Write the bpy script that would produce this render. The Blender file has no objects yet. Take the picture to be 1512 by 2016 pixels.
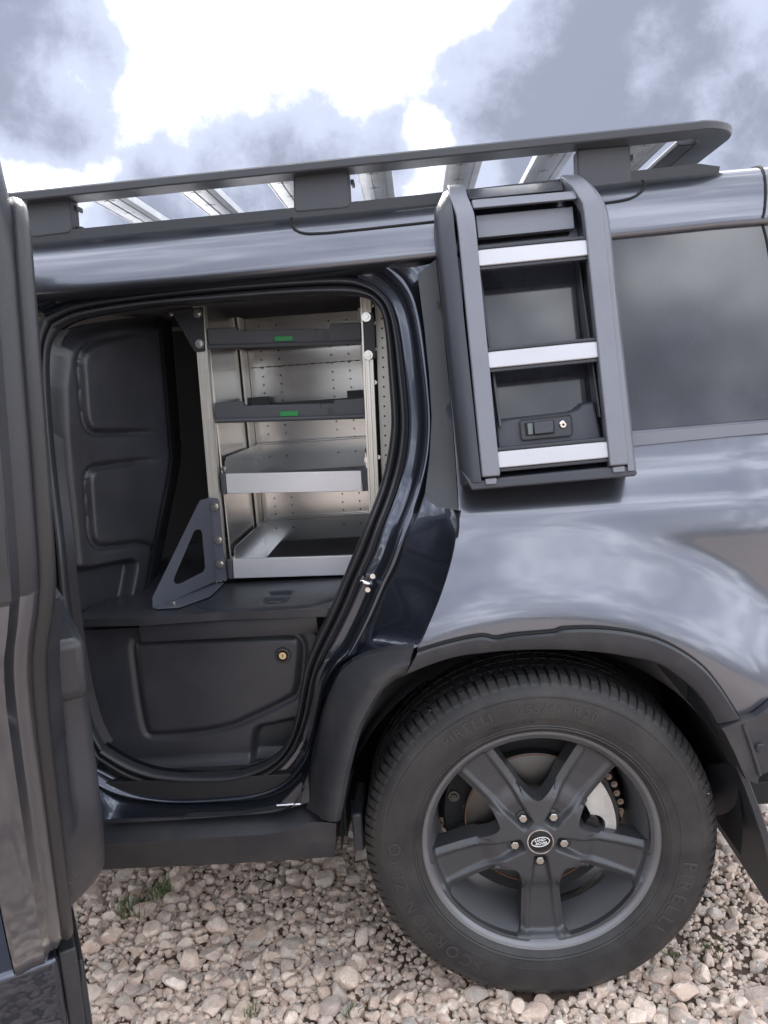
import bpy, bmesh, math, random
import numpy as np
from mathutils import Vector, Matrix
from mathutils.geometry import delaunay_2d_cdt

random.seed(7); np.random.seed(7)
S = bpy.context.scene
COL = S.collection

# ------------------------------------------------------------------ camera
# x runs along the car towards its tail, y runs into the car, z is up; the rim lip of the rear wheel lies in y = 0
F, PITCH, ROLL, CAMH, CAMD, YAW = 1547.5, 0.1610, 0.0704, 1.4669, 1.6668, -0.0515
WX, WZ = 0.2195, 0.407                     # rear wheel centre
CAM = np.array([0.0, -CAMD, CAMH])
FW = np.array([math.sin(YAW) * math.cos(PITCH), math.cos(YAW) * math.cos(PITCH), -math.sin(PITCH)])
RT = np.array([math.cos(YAW), -math.sin(YAW), 0.0])
UPV = np.cross(RT, FW)
cr, sr = math.cos(ROLL), math.sin(ROLL)
rr = RT * cr - UPV * sr
uu = RT * sr + UPV * cr
cd = bpy.data.cameras.new('camera')
cam = bpy.data.objects.new('camera', cd); COL.objects.link(cam)
M4 = Matrix.Identity(4)
for i in range(3):
    M4[i][0] = rr[i]; M4[i][1] = uu[i]; M4[i][2] = -FW[i]; M4[i][3] = CAM[i]
cam.matrix_world = M4
cd.sensor_fit = 'VERTICAL'; cd.sensor_height = 36.0; cd.lens = F / 2016 * 36.0
cd.clip_start = 0.02; cd.clip_end = 3000
S.camera = cam

# ------------------------------------------------------------------ light
SUN_EL, SUN_AZ = math.radians(40), math.radians(-14)       # azimuth measured from +y (behind the car) towards +x
SUND = Vector((math.sin(SUN_AZ) * math.cos(SUN_EL), math.cos(SUN_AZ) * math.cos(SUN_EL), math.sin(SUN_EL)))
sl = bpy.data.lights.new('sun', 'SUN'); sl.energy = 1.4; sl.angle = math.radians(14); sl.color = (1.0, 0.95, 0.88)
so = bpy.data.objects.new('sun', sl); COL.objects.link(so)
so.rotation_euler = SUND.to_track_quat('Z', 'Y').to_euler()
so.location = (0, 4, 9)
S.view_settings.view_transform = 'Standard'
S.view_settings.look = 'None'
S.view_settings.exposure = 1.35
S.view_settings.gamma = 1.0
S.view_settings.use_curve_mapping = False
S.render.engine = 'CYCLES'
S.cycles.max_bounces = 8
S.cycles.glossy_bounces = 5
S.cycles.diffuse_bounces = 4
S.cycles.use_denoising = True


def ray(px, py):
    ur, vr = px - 756.0, py - 1008.0
    u = ur * cr - vr * sr
    v = ur * sr + vr * cr
    return FW * F + RT * u - UPV * v


def U(px, py, y):
    """point of the place that stands at depth y and is seen at this picture position"""
    d = ray(px, py); return CAM + d * ((y - CAM[1]) / d[1])


def UZ(px, py, z):
    d = ray(px, py); return CAM + d * ((z - CAM[2]) / d[2])


def UX(px, py, x):
    d = ray(px, py); return CAM + d * ((x - CAM[0]) / d[0])


def US(px, py, fn, y0=0.1):
    """same, on a curved surface y = fn(x, z)"""
    y = y0
    for _ in range(40):
        p = U(px, py, y)
        y = 0.5 * y + 0.5 * fn(p[0], p[2])
    return U(px, py, y)


# ------------------------------------------------------------------ world: broken cloud, the sun veiled behind it
W = bpy.data.worlds.new('World'); S.world = W; W.use_nodes = True
nt = W.node_tree; N = nt.nodes; L = nt.links
for n in list(N): N.remove(n)


def wn(t, **k):
    n = N.new(t)
    for a, b in k.items(): setattr(n, a, b)
    return n


def wmath(op, a, b=None, c=None, clamp=False):
    n = wn('ShaderNodeMath', operation=op, use_clamp=clamp)
    for i, v in enumerate((a, b, c)):
        if v is None: continue
        if isinstance(v, (int, float)): n.inputs[i].default_value = v
        else: L.new(v, n.inputs[i])
    return n.outputs[0]


out = wn('ShaderNodeOutputWorld'); bg = wn('ShaderNodeBackground'); bg.inputs[1].default_value = 0.1
L.new(bg.outputs[0], out.inputs[0])
sky = wn('ShaderNodeTexSky', sky_type='NISHITA', sun_disc=False)
sky.sun_elevation = SUN_EL; sky.sun_rotation = SUN_AZ
sky.air_density = 1.0; sky.dust_density = 1.5; sky.ozone_density = 1.0
geo = wn('ShaderNodeTexCoord')
dirv = geo.outputs['Generated']
sep = wn('ShaderNodeSeparateXYZ'); L.new(dirv, sep.inputs[0])
# cloud layer: direction projected on a flat layer overhead
zc = wmath('ADD', wmath('MAXIMUM', sep.outputs[2], 0.0), 0.32)
comb = wn('ShaderNodeCombineXYZ')
L.new(wmath('DIVIDE', sep.outputs[0], zc), comb.inputs[0])
L.new(wmath('DIVIDE', sep.outputs[1], zc), comb.inputs[1])
comb.inputs[2].default_value = 8.3
nz = wn('ShaderNodeTexNoise', noise_dimensions='3D'); nz.inputs['Scale'].default_value = 2.1
nz.inputs['Detail'].default_value = 9; nz.inputs['Roughness'].default_value = 0.55; nz.inputs['Distortion'].default_value = 0.25
L.new(comb.outputs[0], nz.inputs['Vector'])
nz2 = wn('ShaderNodeTexNoise', noise_dimensions='3D'); nz2.inputs['Scale'].default_value = 5.5
nz2.inputs['Detail'].default_value = 10; nz2.inputs['Roughness'].default_value = 0.6
L.new(dirv, nz2.inputs['Vector'])
nz3 = wn('ShaderNodeTexNoise', noise_dimensions='3D'); nz3.inputs['Scale'].default_value = 15
nz3.inputs['Detail'].default_value = 8; nz3.inputs['Roughness'].default_value = 0.62
L.new(dirv, nz3.inputs['Vector'])
dens = wmath('MULTIPLY_ADD', wmath('SUBTRACT', nz.outputs[0], 0.5), 0.85, 0.49)
dens = wmath('MULTIPLY_ADD', wmath('SUBTRACT', nz2.outputs[0], 0.5), 1.45, dens)
dens = wmath('MULTIPLY_ADD', wmath('SUBTRACT', nz3.outputs[0], 0.5), 1.0, dens)


def dirn(px, py):
    d = ray(px, py); d = d / np.linalg.norm(d); return Vector(d)


# cloud banks (bearing of the middle, angular radius in degrees, thickness)
BANKS = [((1300, 260), 13, 0.34), ((1560, 120), 14, 0.24), ((980, 260), 8, 0.46), ((1150, 140), 7, 0.40), ((870, 225), 4.5, 0.34), ((370, 330), 8, 0.46), ((190, 370), 5, 0.2), ((660, 300), 5.0, 0.46),
         ((520, 430), 9, 0.35), ((0, 40), 8.0, 1.15), ((-120, 300), 8, 0.2), ((740, 400), 8, 0.2),
         ((540, 50), 13, -0.34), ((880, 40), 8, -0.34), ((280, 100), 6, -0.30), ((110, 260), 5.0, -0.42), ((560, 255), 2.6, -0.2), ((840, 268), 2.0, -0.42), ((900, 360), 3.5, -0.36), ((1270, 100), 2.5, -0.3)]
for (bx_, by_), rad, amp in BANKS:
    d = dirn(bx_, by_)
    vd = wn('ShaderNodeVectorMath', operation='DOT_PRODUCT'); L.new(dirv, vd.inputs[0]); vd.inputs[1].default_value = d
    mr = wn('ShaderNodeMapRange', interpolation_type='SMOOTHERSTEP')
    L.new(vd.outputs['Value'], mr.inputs['Value'])
    mr.inputs['From Min'].default_value = math.cos(math.radians(rad * 1.25)); mr.inputs['From Max'].default_value = math.cos(math.radians(rad * 0.15))
    mr.inputs['To Min'].default_value = 0; mr.inputs['To Max'].default_value = amp
    dens = wmath('ADD', dens, mr.outputs[0])
ramp = wn('ShaderNodeValToRGB'); L.new(wmath('MULTIPLY', dens, 0.72), ramp.inputs[0])
cr_ = ramp.color_ramp; cr_.interpolation = 'EASE'
cr_.elements[0].position = 0.07; cr_.elements[0].color = (0.97, 0.99, 1.04, 1)
cr_.elements[1].position = 1.0; cr_.elements[1].color = (0.066, 0.073, 0.096, 1)
for p_, c_ in ((0.21, (0.69, 0.71, 0.76, 1)), (0.335, (0.33, 0.345, 0.38, 1)), (0.44, (0.198, 0.210, 0.243, 1)), (0.60, (0.124, 0.136, 0.170, 1))):
    e = cr_.elements.new(p_); e.color = c_
# the veiled sun brightens the thin cloud around it
vd = wn('ShaderNodeVectorMath', operation='DOT_PRODUCT'); L.new(dirv, vd.inputs[0]); vd.inputs[1].default_value = SUND
glow = wmath('POWER', wmath('MAXIMUM', vd.outputs['Value'], 0.0), 10.0)
gain = wmath('MULTIPLY_ADD', glow, 4.0, 21.5)
cl = wn('ShaderNodeMix', data_type='RGBA', blend_type='MULTIPLY'); cl.inputs[0].default_value = 1.0
cg = wn('ShaderNodeCombineColor')
for i in range(3): L.new(gain, cg.inputs[i])
L.new(ramp.outputs[0], cl.inputs[6]); L.new(cg.outputs[0], cl.inputs[7])
mx = wn('ShaderNodeMix', data_type='RGBA', blend_type='MIX')
mr = wn('ShaderNodeMapRange', interpolation_type='SMOOTHSTEP'); L.new(dens, mr.inputs['Value'])
mr.inputs['From Min'].default_value = -0.25; mr.inputs['From Max'].default_value = 0.15
L.new(mr.outputs[0], mx.inputs[0]); L.new(sky.outputs[0], mx.inputs[6]); L.new(cl.outputs[2], mx.inputs[7])
L.new(mx.outputs[2], bg.inputs[0])


# ------------------------------------------------------------------ materials
def mat(name, base=(0.5, 0.5, 0.5), rough=0.5, metal=0.0, coat=0.0, coat_rough=0.03, ior=1.5, spec=0.5, bump=0.0, bump_scale=300.0, mottle=0.0, mottle_scale=6.0,
        rough_var=0.0, dirt=None, dirt_amt=0.0, dirt_scale=7.0, stretch=None):
    m = bpy.data.materials.new(name); m.use_nodes = True
    t = m.node_tree; b = t.nodes['Principled BSDF']
    b.inputs['Base Color'].default_value = (*base, 1); b.inputs['Roughness'].default_value = rough
    b.inputs['Metallic'].default_value = metal; b.inputs['Coat Weight'].default_value = coat; b.inputs['Coat Roughness'].default_value = coat_rough
    b.inputs['IOR'].default_value = ior; b.inputs['Specular IOR Level'].default_value = spec
    tc = t.nodes.new('ShaderNodeTexCoord'); vec = tc.outputs['Object']
    if stretch:
        mp = t.nodes.new('ShaderNodeMapping'); mp.inputs['Scale'].default_value = stretch; t.links.new(vec, mp.inputs[0]); vec = mp.outputs[0]
    col = None
    if mottle > 0:
        n = t.nodes.new('ShaderNodeTexNoise'); n.inputs['Scale'].default_value = mottle_scale; n.inputs['Detail'].default_value = 6; t.links.new(vec, n.inputs['Vector'])
        mr_ = t.nodes.new('ShaderNodeMapRange'); t.links.new(n.outputs[0], mr_.inputs[0])
        mr_.inputs[1].default_value = 0.3; mr_.inputs[2].default_value = 0.7; mr_.inputs[3].default_value = 1 - mottle; mr_.inputs[4].default_value = 1 + mottle
        mm = t.nodes.new('ShaderNodeVectorMath'); mm.operation = 'SCALE'; mm.inputs[0].default_value = base; t.links.new(mr_.outputs[0], mm.inputs['Scale'])
        col = mm.outputs[0]; t.links.new(col, b.inputs['Base Color'])
        if rough_var > 0:
            m2 = t.nodes.new('ShaderNodeMapRange'); t.links.new(n.outputs[0], m2.inputs[0]); m2.inputs[1].default_value = 0.3; m2.inputs[2].default_value = 0.7
            m2.inputs[3].default_value = rough - rough_var; m2.inputs[4].default_value = rough + rough_var; t.links.new(m2.outputs[0], b.inputs['Roughness'])
    if dirt is not None:
        n = t.nodes.new('ShaderNodeTexNoise'); n.inputs['Scale'].default_value = dirt_scale; n.inputs['Detail'].default_value = 9; n.inputs['Roughness'].default_value = 0.65
        t.links.new(tc.outputs['Object'], n.inputs['Vector'])
        mr_ = t.nodes.new('ShaderNodeMapRange'); t.links.new(n.outputs[0], mr_.inputs[0])
        mr_.inputs[1].default_value = 0.42; mr_.inputs[2].default_value = 0.72; mr_.inputs[3].default_value = 0; mr_.inputs[4].default_value = dirt_amt
        mx_ = t.nodes.new('ShaderNodeMix'); mx_.data_type = 'RGBA'; t.links.new(mr_.outputs[0], mx_.inputs[0])
        mx_.inputs[6].default_value = (*base, 1); mx_.inputs[7].default_value = (*dirt, 1)
        if col is not None: t.links.new(col, mx_.inputs[6])
        t.links.new(mx_.outputs[2], b.inputs['Base Color'])
    if bump > 0:
        n = t.nodes.new('ShaderNodeTexNoise'); n.inputs['Scale'].default_value = bump_scale; n.inputs['Detail'].default_value = 4; t.links.new(vec, n.inputs['Vector'])
        bp = t.nodes.new('ShaderNodeBump'); bp.inputs['Strength'].default_value = bump; bp.inputs['Distance'].default_value = 0.002
        t.links.new(n.outputs[0], bp.inputs['Height']); t.links.new(bp.outputs[0], b.inputs['Normal'])
    return m


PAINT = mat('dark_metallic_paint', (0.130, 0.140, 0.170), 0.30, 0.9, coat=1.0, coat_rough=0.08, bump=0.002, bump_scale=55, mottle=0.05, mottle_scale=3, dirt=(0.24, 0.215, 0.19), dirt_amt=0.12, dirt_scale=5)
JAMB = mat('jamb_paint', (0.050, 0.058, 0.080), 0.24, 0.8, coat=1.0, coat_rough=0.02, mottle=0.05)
GLASSM = mat('privacy_glass', (0.016, 0.017, 0.024), 0.09, 0.0, ior=1.70, spec=0.5, dirt=(0.075, 0.08, 0.115), dirt_amt=0.35, dirt_scale=4)
PLASTIC = mat('black_plastic', (0.025, 0.027, 0.034), 0.36, bump=0.25, bump_scale=600, mottle=0.15, mottle_scale=4, rough_var=0.08)
CLAD = mat('cladding_plastic', (0.026, 0.028, 0.035), 0.40, bump=0.3, bump_scale=500, mottle=0.15, mottle_scale=5, dirt=(0.20, 0.18, 0.16), dirt_amt=0.15, dirt_scale=9)
TRIM = mat('interior_plastic', (0.031, 0.033, 0.041), 0.33, bump=0.3, bump_scale=420, mottle=0.18, mottle_scale=6, rough_var=0.07, dirt=(0.13, 0.12, 0.115), dirt_amt=0.06, dirt_scale=13)
RUBBER = mat('seal_rubber', (0.022, 0.023, 0.027), 0.36, bump=0.2, bump_scale=400)
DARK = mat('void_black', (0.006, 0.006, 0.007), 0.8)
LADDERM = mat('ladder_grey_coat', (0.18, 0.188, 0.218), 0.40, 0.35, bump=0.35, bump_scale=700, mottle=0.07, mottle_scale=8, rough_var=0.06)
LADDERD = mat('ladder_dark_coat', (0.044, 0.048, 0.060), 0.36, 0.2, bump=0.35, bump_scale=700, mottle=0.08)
RACKM = mat('rack_dark_coat', (0.060, 0.063, 0.074), 0.44, 0.25, bump=0.4, bump_scale=700, mottle=0.08, rough_var=0.06)
SILVER = mat('brushed_silver', (0.46, 0.46, 0.49), 0.42, 0.7, mottle=0.04, mottle_scale=9)
SLATM = mat('mill_aluminium_slat', (0.80, 0.80, 0.79), 0.45, 0.7, bump=0.1, bump_scale=100, mottle=0.12, mottle_scale=14)
ALU = mat('sheet_aluminium', (0.70, 0.70, 0.70), 0.22, 0.92, mottle=0.04, mottle_scale=4, rough_var=0.05)
POSTM = mat('aluminium_post', (0.74, 0.73, 0.69), 0.38, 0.75, mottle=0.05)
BINM = mat('anodised_front', (0.72, 0.73, 0.77), 0.42, 0.55, mottle=0.04)
BRKT = mat('steel_grey_bracket', (0.105, 0.115, 0.145), 0.45, 0.2, bump=0.2, bump_scale=700)
CASE = mat('drawer_grey_plastic', (0.062, 0.066, 0.077), 0.5, bump=0.35, bump_scale=700)
GREEN = mat('green_latch', (0.02, 0.22, 0.06), 0.4)
ZINC = mat('zinc_steel', (0.66, 0.65, 0.62), 0.25, 1.0)
CHROME = mat('chrome', (0.82, 0.82, 0.84), 0.08, 1.0)
TYRE = mat('tyre_rubber', (0.019, 0.019, 0.021), 0.50, bump=0.5, bump_scale=330, mottle=0.2, mottle_scale=6, dirt=(0.105, 0.097, 0.088), dirt_amt=0.30, dirt_scale=9)
TYREL = mat('tyre_lettering', (0.047, 0.046, 0.046), 0.48)
RIM = mat('satin_grey_alloy', (0.070, 0.073, 0.081), 0.34, 0.4, bump=0.2, bump_scale=700, mottle=0.08, rough_var=0.06, dirt=(0.13, 0.115, 0.10), dirt_amt=0.16, dirt_scale=11)
DISC = mat('brake_disc_iron', (0.10, 0.095, 0.09), 0.38, 0.9, mottle=0.1)
RUST = mat('rust', (0.12, 0.055, 0.03), 0.8)
CALIPER = mat('cast_aluminium', (0.58, 0.57, 0.55), 0.5, 0.5, bump=0.3, bump_scale=200, mottle=0.15, mottle_scale=25)
WHITE = mat('white_print', (0.75, 0.75, 0.75), 0.5)
BADGE = mat('badge_black', (0.012, 0.013, 0.014), 0.2)
LINER = mat('wheel_liner', (0.014, 0.014, 0.016), 0.7, bump=0.5, bump_scale=300)
MATM = mat('grey_rubber_mat', (0.07, 0.07, 0.072), 0.7, bump=1.0, bump_scale=350)
SOIL = mat('brown_soil', (0.105, 0.074, 0.055), 0.9, bump=1.0, bump_scale=140, mottle=0.4, mottle_scale=30)


# ------------------------------------------------------------------ builders
def link(name, me, m=None, parent=None, smooth=35, label=None, bevel=0.0, seg=2):
    o = bpy.data.objects.new(name, me); COL.objects.link(o)
    if m is not None: me.materials.append(m)
    if parent is not None: o.parent = parent
    if smooth:
        me.polygons.foreach_set('use_smooth', [True] * len(me.polygons))
        try: me.set_sharp_from_angle(angle=math.radians(smooth))
        except Exception: pass
    if bevel > 0:
        b = o.modifiers.new('bevel', 'BEVEL'); b.width = bevel; b.segments = seg; b.limit_method = 'ANGLE'; b.angle_limit = math.radians(40)
        b.harden_normals = False
    if label: o['label'] = label
    return o


def mesh(name, v, f, m=None, parent=None, **k):
    me = bpy.data.meshes.new(name); me.from_pydata([tuple(map(float, p)) for p in v], [], f); me.update()
    bm = bmesh.new(); bm.from_mesh(me); bmesh.ops.recalc_face_normals(bm, faces=bm.faces); bm.to_mesh(me); bm.free()
    return link(name, me, m, parent, **k)


def meshraw(name, v, f, m=None, parent=None, **k):
    me = bpy.data.meshes.new(name); me.from_pydata([tuple(map(float, p)) for p in v], [], f); me.update()
    return link(name, me, m, parent, **k)


def empty(name, loc=(0, 0, 0), parent=None):
    o = bpy.data.objects.new(name, None); o.location = loc; COL.objects.link(o); o.parent = parent; o.empty_display_size = 0.05
    return o


def tag(o, label=None, cat=None, group=None, kind=None):
    if label: o['label'] = label
    if cat: o['category'] = cat
    if group: o['group'] = group
    if kind: o['kind'] = kind
    return o


def ext(pts, d):
    """closed solid: polygon swept along vector d"""
    n = len(pts); d = np.array(d, float)
    v = [np.array(p, float) for p in pts] + [np.array(p, float) + d for p in pts]
    f = [tuple(range(n)), tuple(range(2 * n - 1, n - 1, -1))] + [(i, i + n, (i + 1) % n + n, (i + 1) % n) for i in range(n)]
    return v, f


def slab(name, pxs, y, dy, m, parent, bevel=0.002, **k):
    """solid whose front face has these picture corners at depth y (number, list or function) and is dy thick"""
    if callable(y): pts = [US(a, b, y) for a, b in pxs]
    else:
        ys = y if isinstance(y, (list, tuple)) else [y] * len(pxs)
        pts = [U(a, b, c) for (a, b), c in zip(pxs, ys)]
    v, f = ext(pts, (0, dy, 0))
    return mesh(name, v, f, m, parent, bevel=bevel, **k)


def box(name, lo, hi, m, parent, bevel=0.002, **k):
    x0, y0, z0 = lo; x1, y1, z1 = hi
    v, f = ext([(x0, y0, z0), (x1, y0, z0), (x1, y0, z1), (x0, y0, z1)], (0, y1 - y0, 0))
    return mesh(name, v, f, m, parent, bevel=bevel, **k)


def loft(name, rows, m, parent, closed=False, smooth=40, cap=False, **k):
    n = len(rows[0]); v = [p for r in rows for p in r]; f = []
    for i in range(len(rows) - 1):
        for j in range(n if closed else n - 1):
            a = i * n + j; b = i * n + (j + 1) % n
            f.append((a, b, b + n, a + n))
    if cap:
        f.append(tuple(range(n))); f.append(tuple((len(rows) - 1) * n + i for i in reversed(range(n))))
    return mesh(name, v, f, m, parent, smooth=smooth, **k)


def spline(pts, n, closed=False):
    """Catmull-Rom through points, resampled to n points evenly by length"""
    P = [np.array(p, float) for p in pts]; out_ = []
    m = len(P); segs = m if closed else m - 1
    for i in range(segs):
        if closed: a, b, c, d = P[(i - 1) % m], P[i], P[(i + 1) % m], P[(i + 2) % m]
        else: a, b, c, d = P[max(i - 1, 0)], P[i], P[i + 1], P[min(i + 2, m - 1)]
        for t in np.linspace(0, 1, 12, endpoint=False):
            out_.append(0.5 * ((2 * b) + (c - a) * t + (2 * a - 5 * b + 4 * c - d) * t * t + (3 * b - a - 3 * c + d) * t ** 3))
    out_.append(P[0] if closed else P[-1])
    A = np.array(out_); s = np.concatenate([[0], np.cumsum(np.linalg.norm(np.diff(A, axis=0), axis=1))])
    tt = np.linspace(0, s[-1], n + 1)[:-1] if closed else np.linspace(0, s[-1], n)
    return np.stack([np.interp(tt, s, A[:, k_]) for k_ in range(A.shape[1])], 1)


def sweep(name, path, prof, m, parent, closed=False, upv=(0, 1, 0), **k):
    """profile points (a, b) swept along path; b runs along upv, a across"""
    path = np.array(path, float); n = len(path); rows = []; upv = np.array(upv, float)
    for i in range(n):
        t = path[(i + 1) % n] - path[i - 1] if closed else path[min(i + 1, n - 1)] - path[max(i - 1, 0)]
        t = t / (np.linalg.norm(t) + 1e-12); s = np.cross(t, upv); s /= (np.linalg.norm(s) + 1e-12); w = np.cross(s, t)
        rows.append([path[i] + s * a + w * b for a, b in prof])
    if closed: rows.append(rows[0])
    o = loft(name, rows, m, parent, closed=True, cap=not closed, **k)
    if closed:
        bm = bmesh.new(); bm.from_mesh(o.data); bmesh.ops.remove_doubles(bm, verts=bm.verts, dist=1e-6); bm.to_mesh(o.data); bm.free()
    return o


def circ(r, n=10, r2=None):
    r2 = r if r2 is None else r2
    return [(r * math.cos(2 * math.pi * i / n), r2 * math.sin(2 * math.pi * i / n)) for i in range(n)]


def lathe(name, prof, c, m, parent, n=96, smooth=35, **k):
    """profile of (radius, y) turned round the wheel axis through c"""
    rows = []
    for i in range(n + 1):
        a = 2 * math.pi * i / n
        rows.append([(c[0] + r * math.cos(a), c[1] + y, c[2] + r * math.sin(a)) for r, y in prof])
    nn = len(prof); v = [p for r in rows[:-1] for p in r]; f = []
    for i in range(n):
        for j in range(nn - 1):
            a = i * nn + j; b = ((i + 1) % n) * nn + j
            f.append((a, b, b + 1, a + 1))
    return mesh(name, v, f, m, parent, smooth=smooth, **k)


def inside(poly, pts):
    poly = np.array(poly); x, y = pts[:, 0], pts[:, 1]; r = np.zeros(len(pts), bool); n = len(poly); j = n - 1
    for i in range(n):
        xi, yi = poly[i]; xj, yj = poly[j]
        c = ((yi > y) != (yj > y)) & (x < (xj - xi) * (y - yi) / (yj - yi + 1e-15) + xi)
        r ^= c; j = i
    return r


def segdist(poly, pts, closed=True):
    poly = np.array(poly, float); d = np.full(len(pts), 1e9)
    for i in range(len(poly) if closed else len(poly) - 1):
        a, b = poly[i], poly[(i + 1) % len(poly)]; ab = b - a
        t = np.clip(((pts - a) @ ab) / (ab @ ab + 1e-15), 0, 1)
        d = np.minimum(d, np.linalg.norm(pts - (a + t[:, None] * ab), axis=1))
    return d


def sdf(poly, pts):
    d = segdist(poly, pts); return np.where(inside(poly, pts), -d, d)


def dens_poly(poly, step):
    o = []
    for i in range(len(poly)):
        a = np.array(poly[i], float); b = np.array(poly[(i + 1) % len(poly)], float); n = max(1, int(np.linalg.norm(b - a) / step))
        for k_ in range(n): o.append(a + (b - a) * k_ / n)
    return o


def sheet(name, poly, fn, step, m, parent, holes=(), thick=0.0, tdir=(0, 1, 0), smooth=40, **k):
    """sheet over the flat outline poly (with holes); fn maps an array of (a, b) to 3-D points; edges folded back by thick"""
    loops = [dens_poly(poly, step)] + [dens_poly(h, step) for h in holes]
    V = []; E_ = []; rings = []
    for lp in loops:
        s0 = len(V); V += [tuple(p) for p in lp]; E_ += [(s0 + i, s0 + (i + 1) % len(lp)) for i in range(len(lp))]; rings.append((s0, len(lp)))
    A = np.array(poly); lo, hi = A.min(0), A.max(0)
    gx, gy = np.meshgrid(np.arange(lo[0] + step * .5, hi[0], step), np.arange(lo[1] + step * .5, hi[1], step))
    g = np.stack([gx.ravel(), gy.ravel()], 1)
    ok = inside(poly, g) & (segdist(loops[0], g) > step * .45)
    for h, lp in zip(holes, loops[1:]): ok &= ~inside(h, g) & (segdist(lp, g) > step * .45)
    V += [tuple(p) for p in g[ok]]
    r = delaunay_2d_cdt([Vector(p) for p in V], E_, [], 0, 1e-7)
    vv = np.array([tuple(p) for p in r[0]]); ff = [tuple(t) for t in r[2]]
    cen = np.array([vv[list(t)].mean(0) for t in ff])
    keep = inside(poly, cen)
    for h in holes: keep &= ~inside(h, cen)
    ff = [t for t, q_ in zip(ff, keep) if q_]
    P3 = fn(vv); v3 = [tuple(p) for p in P3]
    if thick:
        cnt = {}
        for t in ff:
            for i in range(len(t)):
                e = (t[i], t[(i + 1) % len(t)]); cnt[tuple(sorted(e))] = cnt.get(tuple(sorted(e)), 0) + 1
        be = [e for e, c in cnt.items() if c == 1]; mp = {}; td = np.array(tdir, float) * thick
        for e in be:
            for a in e:
                if a not in mp: mp[a] = len(v3); v3.append(tuple(P3[a] + td))
        ff += [(a, b, mp[b], mp[a]) for a, b in be]
    return mesh(name, v3, ff, m, parent, smooth=smooth, **k)


def smooth01(t):
    t = np.clip(t, 0, 1); return t * t * (3 - 2 * t)


def bolt(name, p, r, parent, m=None, nrm=(0, -1, 0), washer=True):
    """hex bolt head with washer, facing nrm"""
    m = m or ZINC; nrm = Vector(nrm).normalized(); qd = nrm.to_track_quat('Z', 'Y'); v = []; f = []

    def ring(n, rad, z0, z1, rad1=None):
        s0 = len(v); rad1 = rad if rad1 is None else rad1
        for rr_, z in ((rad, z0), (rad1, z1)):
            for i in range(n):
                a = 2 * math.pi * i / n; v.append(tuple(Vector(p) + qd @ Vector((rr_ * math.cos(a), rr_ * math.sin(a), z))))
        f.append(tuple(range(s0 + n, s0 + 2 * n)))
        for i in range(n): f.append((s0 + i, s0 + (i + 1) % n, s0 + n + (i + 1) % n, s0 + n + i))
    if washer: ring(16, r, -0.001, r * 0.18)
    ring(6, r * 0.66, r * 0.15, r * 0.62, r * 0.60)
    ring(10, r * 0.30, r * 0.60, r * 0.80)
    return mesh(name, v, f, m, parent, smooth=30)

# ================================================================== ground
GROUND = mat('gravel_ground', (0.20, 0.165, 0.14), 0.9, bump=1.0, bump_scale=60, mottle=0.5, mottle_scale=45)
FIELD = mat('rough_grass_field', (0.07, 0.09, 0.035), 0.9, bump=1.0, bump_scale=20, mottle=0.4, mottle_scale=2)


def gz(x, y):
    return 0.006 * np.sin(x * 3.1 + 1) + 0.006 * np.sin(y * 4.3 + x * 2) - 0.012


gs = 60; GN = np.linspace(-1, 1, gs + 1); gv = []
for b in GN:
    for a in GN:
        X = math.copysign(abs(a) ** 3 * 40, a); Y = math.copysign(abs(b) ** 3 * 40, b)
        gv.append((X, Y, float(gz(X, Y))))
gf = [(j * (gs + 1) + i, j * (gs + 1) + i + 1, (j + 1) * (gs + 1) + i + 1, (j + 1) * (gs + 1) + i) for j in range(gs) for i in range(gs)]
ground = tag(meshraw('ground', gv, gf, SOIL), 'brown soil showing between the pale stones of the yard', None, kind='structure')
fv = []; ff_ = []
for k_, R_ in enumerate((34, 120, 900)):
    for i in range(64):
        a = 2 * math.pi * i / 64; fv.append((R_ * math.cos(a), R_ * math.sin(a), -0.03 - 0.02 * k_))
for k_ in range(2):
    for i in range(64): ff_.append((k_ * 64 + i, k_ * 64 + (i + 1) % 64, (k_ + 1) * 64 + (i + 1) % 64, (k_ + 1) * 64 + i))
tag(meshraw('field', fv, ff_, FIELD), 'grass field beyond the gravel yard', None, kind='structure')

# ================================================================== the car body
car = empty('car', (0.0, 1.0, 0.0))
tag(car, 'dark blue-grey off-road car parked on pale gravel with its rear side door open', 'car')


BZ = [0.2, 0.8, 1.0, 1.10, 1.165, 1.20, 1.235, 1.262, 1.28, 1.72, 1.80]
BY = [0.03, 0.036, 0.042, 0.048, 0.062, 0.088, 0.112, 0.122, 0.126, 0.215, 0.231]
_zz = np.linspace(0.15, 1.85, 800); _yy = np.interp(_zz, BZ, BY)
_k = np.hanning(23); _k /= _k.sum(); _yy = np.convolve(np.pad(_yy, 11, mode='edge'), _k, 'valid')


def Yq(x, z):
    """outer skin of the rear quarter: shoulder, haunch over the wheel, rounded tail corner"""
    y = np.interp(z, _zz, _yy)
    r = np.hypot((x - WX) * 0.92, z - WZ)
    b = 0.078 * smooth01((0.75 - r) / 0.22)
    c = np.clip(x - 0.66, 0, None)
    return y - b + 0.55 * c * c


def Yd(x, z):
    """general run of the side at the door, without the haunch"""
    return np.interp(z, _zz, _yy)


def onq(off=0.0, fn=Yq):
    return lambda A: np.stack([A[:, 0], fn(A[:, 0], A[:, 1]) + off, A[:, 1]], 1)


def pq(pxs, fn=Yq):
    return [tuple(US(a, b, fn)[[0, 2]]) for a, b in pxs]


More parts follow.
